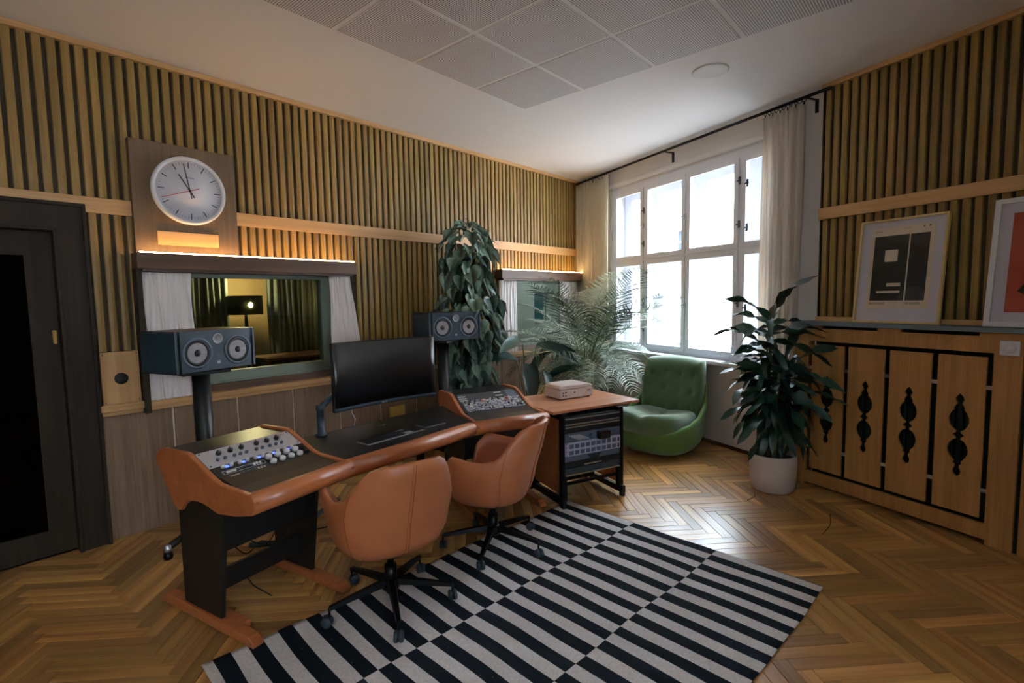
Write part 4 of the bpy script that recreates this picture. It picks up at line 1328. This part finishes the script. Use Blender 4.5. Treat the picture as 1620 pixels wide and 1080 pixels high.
def office_chair(label, loc, ang, base_ang):
    c = thing('office_chair', label, 'chair', loc, ang)
    NP = 96
    mb = MB()
    mb.grid(lambda u, v: shell_pt((u * 2 - 1) * PI, int(round(v * 17))), NP, 17, closeu=True)
    mb.add([shell_pt((i / NP * 2 - 1) * PI, 0) for i in range(NP)], [tuple(range(NP))])
    sh = mb.obj('shell', M['leather'], c)
    # seat cushion
    def cush(u, v):
        phi = u * 2 * PI
        x, y = foot(phi, .235, .225, 3.2)
        pr = [(.0, .44), (.6, .44), (.86, .432), (.97, .41), (1.0, .385), (.97, .355), (.6, .35), (0, .35)]
        s_, z = pr[int(round(v * 7))]
        return (x * s_ + .015, y * s_, z)
    MB().grid(cush, 48, 7, closeu=True).obj('seat_cushion', M['leather'], c)
    for ph in (180, 122, -122):
        pts = []
        for k in range(1, 11):
            p = Vector(shell_pt(R(ph), k)); q = Vector((p.x, p.y, 0)).normalized() * .0015
            pts.append(p + q)
        MB().tube(pts, .0028 if ph == 180 else .0018, 6).obj('seam', M['seam'], c)
        if ph == 180: MB().tube([p + Vector((0, .014, 0)) for p in pts], .0018, 6).obj('seam', M['seam'], c)
    MB().lathe([(0, .245), (.045, .245), (.08, .295), (.10, .306), (0, .306)], 20).obj('seat_plate', M['blackm'], c)
    MB().tube([(0, 0, .10), (0, 0, .20)], .030, 16).tube([(0, 0, .2), (0, 0, .26)], .018, 14).obj('gas_column', M['blackm'], c)
    MB().lathe([(0, .075), (.036, .075), (.045, .09), (.045, .12), (.035, .135), (0, .135)], 20).obj('hub', M['blackm'], c)
    for k in range(5):
        a = base_ang - ang + R(72 * k)
        m_ = Matrix.Rotation(a, 4, 'Z')
        pr = [((.03, .0, .118), .022, .014), ((.17, 0, .105), .017, .011), ((.305, 0, .088), .012, .008)]
        vs = []
        for (x, y, z), w, h in pr:
            vs += [m_ @ Vector((x, -w, z - h)), m_ @ Vector((x, w, z - h)), m_ @ Vector((x, w * .7, z + h)), m_ @ Vector((x, -w * .7, z + h))]
        fs = [(0, 1, 2, 3), (8, 11, 10, 9)] + [(4 * i + j, 4 * i + 4 + j, 4 * i + 4 + (j + 1) % 4, 4 * i + (j + 1) % 4) for i in range(2) for j in range(4)]
        MB().add(vs, fs).obj('base_leg', M['blackm'], c)
        cs_ = MB().tube([(0, 0, .05), (0, 0, .09)], .006, 8).obj('caster', M['blackm'], c, m_ @ Vector((.305, 0, 0)), random.uniform(0, 6))
        for sy in (-1, 1):
            MB().lathe([(0, -.009), (.022, -.009), (.0255, -.004), (.0255, .004), (.022, .009), (0, .009)], 20, Tm(.012, sy * .0115, .026, rx=PI / 2)).obj('wheel', M['bluegrey'], cs_)
        MB().bbox(-.006, .028, -.004, .004, .026, .056, .002).obj('fork', M['rubber'], cs_)
    return c


office_chair('tan leather office chair nearest the camera with its back to the camera', (1.455, 2.085, .0045), R(77), R(24))
office_chair('tan leather office chair turned left beside the rack cart', (2.215, 2.10, .0045), R(112), R(-6))

# ------------------------------------------------------------------ green lounge chair
gc = thing('lounge_chair', 'low green tufted shell lounge chair under the window', 'chair', (4.74, 2.20, 0), R(176))
GR = [(0, .235), (40, .245), (62, .30), (90, .345), (115, .44), (138, .66), (158, .78), (180, .80)]


def gshell(phi, k):
    ad = abs(math.degrees(phi)); rim = interp(GR, ad)
    if k <= 9:
        z = .0 + rim * (k / 9)
        sc = [.55, .78, .88, .93, .96, .98, .99, 1., 1., .995][k]
    elif k == 10: z = rim + .018; sc = .955
    else:
        f = (k - 11) / 4; z = rim - .0 - (rim - .16) * f; sc = .90 - .05 * f
    if k == 0: z = .0
    x, y = foot(phi, .40, .40, 2.7)
    x *= sc; y *= sc
    if x < 0: x -= .16 * max(0, z - .3) * min(1, -x / .2)
    if x > 0 and k < 4: x *= .9 + .03 * k
    return (x, y, z)


mb = MB().grid(lambda u, v: gshell((u * 2 - 1) * PI, int(round(v * 15))), 96, 15, closeu=True)
mb.add([gshell((i / 96 * 2 - 1) * PI, 0) for i in range(96)], [tuple(range(96))])
o = mb.obj('shell', M['green2'], gc)


def gseat(u, v):
    phi = u * 2 * PI
    x, y = foot(phi, .34, .32, 3.4)
    pr = [(.0, .36), (.5, .365), (.8, .37), (.93, .355), (1.0, .32), (1.0, .26), (.93, .20), (.6, .19), (0, .19)]
    s_, z = pr[int(round(v * 8))]
    X = x * s_ + .075; Y = y * s_
    if v < .7: z += .035 * (Y / .32) ** 2 - .03 * math.exp(-(Y / .05) ** 2) * (1 if X > -.1 else 0) + (.05 * (X / .4) if X > 0 else 0)
    return (X, Y, z)


MB().grid(gseat, 64, 8, closeu=True).obj('seat_cushion', M['green'], gc)


def gback(u, v):
    phi = u * 2 * PI   # closed loop around the cushion section in its own plane
    return None


# tufted back cushion: front surface grid, thickness with rolled edges
nb, mbk = 40, 28
vs = []
tuft = [(.0 + (i - 1.5) * .15, j) for i in range(4) for j in (.40, .56, .72)]


def back_pt(u, v, side_):
    a_, b_ = u * 2 - 1, v * 2 - 1
    # square to rounded square
    q = 1 - .10 * a_ * a_ * b_ * b_
    Y = a_ * .335 * q; z = .595 + b_ * .30 * q
    e = max(abs(a_), abs(b_))
    edge = math.sqrt(max(0, 1 - max(0, (e - .72) / .28) ** 2))
    dimple = 0
    for ty, tz in tuft: dimple += .026 * math.exp(-((Y - ty) ** 2 + (z - tz) ** 2) / .0009)
    xb = -.24 - .22 * (z - .3)
    x = xb + ((.085 * edge - dimple * edge) if side_ else -.075 * edge)
    return (x + .06 * (Y / .33) ** 2, Y, z)


MB().grid(lambda u, v: back_pt(u, v, True), nb, mbk).grid(lambda u, v: back_pt(u, v, False), nb, mbk).obj('back_cushion', M['green'], gc)
for ty, tz in tuft:
    xb = -.235 - .20 * (tz - .3) + .075 - .022 + .05 * (ty / .33) ** 2
    MB().lathe([(0, 0), (.012, 0), (.010, .006), (0, .008)], 12, Tm(xb, ty, tz, ry=PI / 2)).obj('button', M['green'], gc)

# ------------------------------------------------------------------ plants
def inst(name, me, par, mtx):
    o = bpy.data.objects.new(name, me); COL.objects.link(o); o.parent = par; o.matrix_local = mtx; return o


def lookm(pos, d, up=Vector((0, 0, 1)), roll=0., sc=1.):
    """local +x along d, local z close to up"""
    d = d.normalized(); y = up.cross(d)
    if y.length < 1e-3: y = Vector((0, 1, 0)).cross(d)
    y.normalize(); z = d.cross(y)
    m_ = Matrix((d, y, z)).transposed().to_4x4()
    m_.translation = pos
    return m_ @ Matrix.Rotation(roll, 4, 'X') @ Matrix.Scale(sc, 4)


# dracaena
dr = thing('dracaena', 'tall leafy dracaena in a pale round pot beside the radiator cover', 'plant', (4.262, 1.055, 0))
pot = MB().lathe([(0, .0), (.135, .0), (.152, .015), (.163, .10), (.168, .20), (.166, .275), (.162, .287), (.152, .28), (.151, .24), (0, .24)], 48).obj('pot', M['pot'], dr)
MB().lathe([(0, .235), (.150, .235), (.146, .25), (.08, .258), (0, .255)], 32).obj('soil', M['soil'], dr)


def strap(L_, w, curl, wav, seed):
    rn = random.Random(seed); n = 9; vs = []; mb = MB()
    for i in range(n + 1):
        t = i / n
        ww = w * (math.sin(PI * min(1, t * .93 + .04)) ** .55) * (1 - .15 * t)
        if i == n: ww = .001
        if i == 0: ww = w * .28
        a = curl * t
        x = L_ * (math.sin(a) / curl if abs(curl) > .01 else t); z = -L_ * ((1 - math.cos(a)) / curl if abs(curl) > .01 else 0)
        wv = wav * math.sin(t * 9 + seed) * ww * 2
        vs += [(x, -ww / 2, z + abs(ww) * .22 + wv), (x, 0, z), (x, ww / 2, z + abs(ww) * .22 - wv)]
    for i in range(n):
        for k in range(2): mb.add([], []); mb.f.append([3 * i + k, 3 * i + 3 + k, 3 * i + 4 + k, 3 * i + 1 + k]); mb.sm.append(True); mb.mi.append(0)
    mb.v = vs
    return mb.mesh('leaf', M['leafd'])


straps = [strap(L_, w, c_, .25, i) for i, (L_, w, c_) in enumerate([(.42, .062, .7), (.36, .055, 1.1), (.46, .06, .4), (.32, .05, 1.5), (.40, .066, .9), (.30, .055, .5)])]
rn = random.Random(21)
stems = [((.0, .03), (-.01, .04, 1.34), .016), ((-.04, -.02), (-.08, -.05, .92), .015), ((.05, -.02), (.09, -.03, .66), .014), ((.01, -.05), (.03, -.06, 1.0), .014)]
for (bx_, by_), tp_, r_ in stems:
    b = Vector((bx_, by_, .24)); t_ = Vector(tp_)
    MB().tube([b, b.lerp(t_, .33) + Vector((.01, .01, 0)), b.lerp(t_, .66) + Vector((-.005, .008, 0)), t_], [r_ * 1.2, r_ * 1.1, r_, r_ * .7], 10).obj('stem', M['trunk'], dr)
    lo_, hi_ = (.50, t_.z)
    nl = int(14 + (hi_ - lo_) * 44)
    for i in range(nl):
        f = i / nl
        z = lo_ + (hi_ - lo_) * f ** .8
        k = (z - .24) / (t_.z - .24); p = b.lerp(t_, min(1, k))
        a = i * 2.399 + rn.uniform(-.3, .3)
        el = -.35 + 1.1 * f ** 2.2 + rn.uniform(-.25, .25)
        if f > .93: el = rn.uniform(.7, 1.35)
        if z < .62: el -= .35
        d = Vector((math.cos(a) * math.cos(el), math.sin(a) * math.cos(el), math.sin(el)))
        sc = rn.uniform(.8, 1.1) * (.85 if f < .2 else 1.16)
        wp = dr.location + p + d * .4 * sc
        if (wp - COR).dot(N) < .06 or ((wp - COR).dot(T) > 3.44 and (wp - COR).dot(N) < .33 and wp.z < 1.3): sc *= .62
        if (dr.location + p + d * .4 * sc - COR).dot(N) < .03: continue
        inst('leaf', rn.choice(straps), dr, lookm(p, d, roll=rn.uniform(-.6, .6), sc=sc))

# leafy column
vc = thing('climbing_plant', 'tall column of heart-shaped leaves standing behind the right loudspeaker', 'plant', (3.62, 3.70, 0))
MB().lathe([(0, 0), (.17, 0), (.2, .28), (.19, .3), (.17, .28), (0, .27)], 28).obj('pot', M['gearb'], vc)
MB().tube([(0, 0, .27), (0, 0, 1.2), (0, 0, 1.9)], .075, 14).obj('moss_pole', M['soil'], vc)


def heart(l, w, fold, droop):
    c = [(0, 0, 0), (.33 * l, 0, -.02 * l), (.68 * l, 0, -droop * .4 * l), (l, 0, -droop * l)]
    e = [(-.14 * l, .22 * w), (-.05 * l, .44 * w), (.16 * l, .53 * w), (.42 * l, .42 * w), (.72 * l, .2 * w)]
    vs = list(c)
    for s_ in (-1, 1):
        for x, y in e:
            vs.append((x, s_ * y, fold * y - droop * (max(0, x) / l) ** 2 * l))
    fs = []
    for b_ in (4, 9):
        fs += [(0, b_, b_ + 1), (0, b_ + 1, b_ + 2, 1), (1, b_ + 2, b_ + 3, 2), (2, b_ + 3, b_ + 4), (2, b_ + 4, 3)]
    mb = MB(); mb.add(vs, fs, True)
    return mb.mesh('leaf', M['leafv'])


hearts = [heart(.15, .15, .22, .22), heart(.165, .155, .3, .12), heart(.13, .135, .12, .3), heart(.18, .175, .25, .2)]
rn = random.Random(5)
for i in range(299):
    z = .42 + 1.84 * (((i + rn.random()) / 299) ** .9)
    a = i * 2.399 + rn.uniform(-.4, .4)
    rr = .16 + .13 * rn.random() + .05 * math.sin(z * 6)
    if z > 2.0: rr *= max(.2, 1 - ((z - 2.0) / .27) ** 2)
    p = Vector((rr * math.cos(a), rr * math.sin(a), z))
    el = rn.uniform(-1.3, -.75) + max(0, (z - 1.85) / .4) * rn.uniform(.3, 1.0)
    d = Vector((math.cos(a) * math.cos(el), math.sin(a) * math.cos(el), math.sin(el)))
    out = Vector((math.cos(a), math.sin(a), .3))
    wp = vc.location + p + d * .17
    if wp.y > WY - .05: continue
    m_ = lookm(p, d, up=out, roll=rn.uniform(-.5, .5), sc=rn.uniform(.75, 1.15) * (1 if z < 1.9 else .8))
    inst('leaf', rn.choice(hearts), vc, m_)
for i in range(6):
    a = rn.uniform(0, 6.28); pts = []
    for k in range(6):
        t = k / 5; pts.append((.1 * math.cos(a) + (.2 * t) * math.cos(a), .1 * math.sin(a) + .2 * t * math.sin(a), 2.0 - .5 * t * (i + 1) / 3))
    MB().tube(pts, .003, 5).obj('vine', M['stem'], vc)

# areca palm
pl = thing('areca_palm', 'feathery palm with many arching fronds by the corner window', 'plant', (4.86, 3.14, 0))
MB().lathe([(0, 0), (.15, 0), (.19, .30), (.18, .32), (.165, .30), (0, .29)], 28).obj('pot', M['pot'], pl)
for i in range(7):
    a = i * 2.4; MB().tube([(.05 * math.cos(a), .05 * math.sin(a), .28), (.09 * math.cos(a), .09 * math.sin(a), .75)], .009, 6).obj('cane', M['stem'], pl)


def frond(L_, curl, nl, wl, seed):
    rn = random.Random(seed); mb = MB(); pts = []; n = 14
    for i in range(n + 1):
        t = i / n; a = curl * t ** 1.3
        pts.append(Vector((L_ * t * math.cos(a * .5), 0, -L_ * t * math.sin(a * .5))))
    mb.tube(pts, [.005 - .004 * i / n for i in range(n + 1)], 5, mat=1)
    for i in range(nl):
        t = .25 + .74 * i / nl; f = t * n; k = min(n - 1, int(f)); p = pts[k].lerp(pts[k + 1], f - k)
        ax = (pts[k + 1] - pts[k]).normalized()
        ll = wl * math.sin(PI * min(1, .12 + .86 * (t - .2) / .8)) ** .6
        for s_ in (-1, 1):
            fwd = rn.uniform(.5, .8)
            d = (ax * fwd + Vector((0, s_ * 1, 0)) + Vector((0, 0, rn.uniform(.1, .4)))).normalized()
            side_ = ax * .0066
            e1 = p + d * ll * .5; e2 = p + d * ll + Vector((0, 0, -ll * .28))
            mb.add([p - side_ * .5, p + side_ * .5, e1 + side_, e1 - side_, e2], [(0, 1, 2, 3), (3, 2, 4)], True, 0)
    return mb.mesh('frond', [M['leafp'], M['stem']])


fr_ = [frond(.98, 1.0, 32, .27, 1), frond(.85, 1.6, 28, .26, 2), frond(1.05, .8, 32, .27, 3), frond(.8, 1.9, 26, .25, 4)]
rn = random.Random(9)
for i in range(66):
    a = i * 2.399
    el = R(87) - R(84) * (i / 66) ** .9 + rn.uniform(-.2, .2)
    d = Vector((math.cos(a) * math.cos(el), math.sin(a) * math.cos(el), math.sin(el)))
    base = Vector((.07 * math.cos(a), .07 * math.sin(a), .62 + .25 * rn.random()))
    sc = rn.uniform(.85, 1.08) * (1.2 if i < 26 else .88)
    tip = pl.location + base + d * .9 * sc
    if tip.y > WY - .12 or (tip - COR).dot(N) < .26: sc *= .66
    tip = pl.location + base + d * .9 * sc
    if tip.y > WY - .12 or (tip - COR).dot(N) < .22: continue
    if tip.y < 2.72 and tip.z < 1.05: continue
    inst('frond', rn.choice(fr_), pl, lookm(base, d, roll=rn.uniform(-.5, .5), sc=sc))

# broad leaved plant
bp_ = thing('broad_leaf_plant', 'plant with large dark paddle leaves between the leafy column and the palm', 'plant', (4.03, 3.30, 0))
MB().lathe([(0, 0), (.12, 0), (.15, .26), (.14, .27), (0, .25)], 24).obj('pot', M['gearb'], bp_)


def paddle(L_, w):
    n = 8; vs = []; fs = []
    for i in range(n + 1):
        t = i / n; ww = w * math.sin(PI * (t * .94 + .04)) ** .6 * (1 - .2 * t)
        z = -.35 * L_ * t * t
        vs += [(L_ * t, -ww / 2, z + .35 * ww), (L_ * t, 0, z), (L_ * t, ww / 2, z + .35 * ww)]
    for i in range(n):
        for k in range(2): fs.append((3 * i + k, 3 * i + 3 + k, 3 * i + 4 + k, 3 * i + 1 + k))
    mb = MB(); mb.add(vs, fs, True); return mb.mesh('leaf', M['leafb'])


pads = [paddle(.42, .17), paddle(.36, .15)]
for i, (a, el, h, r_) in enumerate(((200, 10, 1.06, .12), (250, 55, .78, .16), (285, -5, 1.02, .10), (330, 15, .95, .14), (225, -30, .86, .18), (300, 40, .66, .2), (160, 15, .88, .12), (265, -60, .78, .22))):
    a = R(a); el = R(el); e = Vector((r_ * math.cos(a), r_ * math.sin(a), h))
    MB().tube([(0, 0, .25), (e.x * .3, e.y * .3, h * .6), e], .006, 6).obj('stalk', M['stem'], bp_)
    inst('leaf', pads[i % 2], bp_, lookm(e, Vector((math.cos(a) * math.cos(el), math.sin(a) * math.cos(el), math.sin(el))), roll=(i % 3 - 1) * .5))

# ------------------------------------------------------------------ cables under the desk
def cable(label, pts, r_=.004, mat='rubber', name='floor_cable'):
    # smooth through points
    P = [Vector(p) for p in pts]; out = []
    for i in range(len(P) - 1):
        a, b, c, d = P[max(0, i - 1)], P[i], P[i + 1], P[min(len(P) - 1, i + 2)]
        for k in range(6):
            t = k / 6; out.append(.5 * ((2 * b) + (c - a) * t + (2 * a - 5 * b + 4 * c - d) * t * t + (3 * b - a - 3 * c + d) * t ** 3))
    out.append(P[-1])
    o = MB().tube(out, r_, 6).obj(name, M[mat]); tag(o, label, 'cable'); return o


cable('black cable curling on the floor behind the centre of the desk', [(1.5, 3.3, .004), (1.7, 3.15, .004), (1.95, 3.2, .004), (2.2, 3.05, .004), (2.15, 3.3, .004), (2.5, 3.4, .004)])
cable('second black cable looping on the floor under the centre of the desk', [(1.9, 3.45, .004), (2.05, 3.25, .004), (2.35, 3.35, .004), (2.5, 3.2, .004), (2.3, 3.6, .004)])
cable('dark cable hanging from the left bay down to its stretcher', [(1.0, 2.64, .5), (1.02, 2.68, .33), (1.12, 2.70, .25), (1.2, 2.74, .30), (1.28, 2.76, .48)], .003)
cable('dark blue cable bundle on the floor behind the left bay of the desk', [(1.25, 3.25, .02), (1.4, 3.15, .02), (1.6, 3.2, .02), (1.75, 3.35, .02), (2.0, 3.5, .02)], .018, 'bluegrey')
cable('thin dark cord lying on the floor beside the pale plant pot', [(4.09, 1.135, .003), (4.0, 1.11, .003), (3.90, 1.13, .003)], .0025)
cable('thin dark cord lying on the floor in front of the radiator cover', [(3.98, .62, .003), (3.80, .59, .003), (3.62, .60, .003)], .0025)
cable('thin cable hanging from the stretcher of the left bay', [(.95, 2.6, .24), (1.0, 2.6, .12), (1.06, 2.6, .05), (1.1, 2.62, .004)], .003)
cable('black cable drooping under the left bay between its legs', [(.93, 2.62, .34), (1.0, 2.64, .26), (1.08, 2.66, .29), (1.18, 2.68, .24), (1.3, 2.7, .35)], .003)

# ------------------------------------------------------------------ groups of repeats
GR_ = {'office_chair': 'tan leather office chairs at the desk', 'loudspeaker': 'loudspeakers on black stands', 'speaker_stand': 'black speaker stands behind the desk',
       'framed_poster': 'framed posters on the radiator cover', 'pelmet_shelf': 'pelmet shelves above the control windows', 'window_curtain': 'curtains of the tall window',
       'control_window_curtain': 'short curtains of the control windows', 'booth_curtain': 'green curtains behind the control window', 'cover_plate': 'cover plates on the wainscot',
       'floor_cable': 'cables around the desk', 'led_strip': 'LED strips on the pelmets'}
for o in COL.objects:
    k = o.name.split('.')[0]
    if o.parent is None and k in GR_ and o.get('label'): o['group'] = GR_[k]
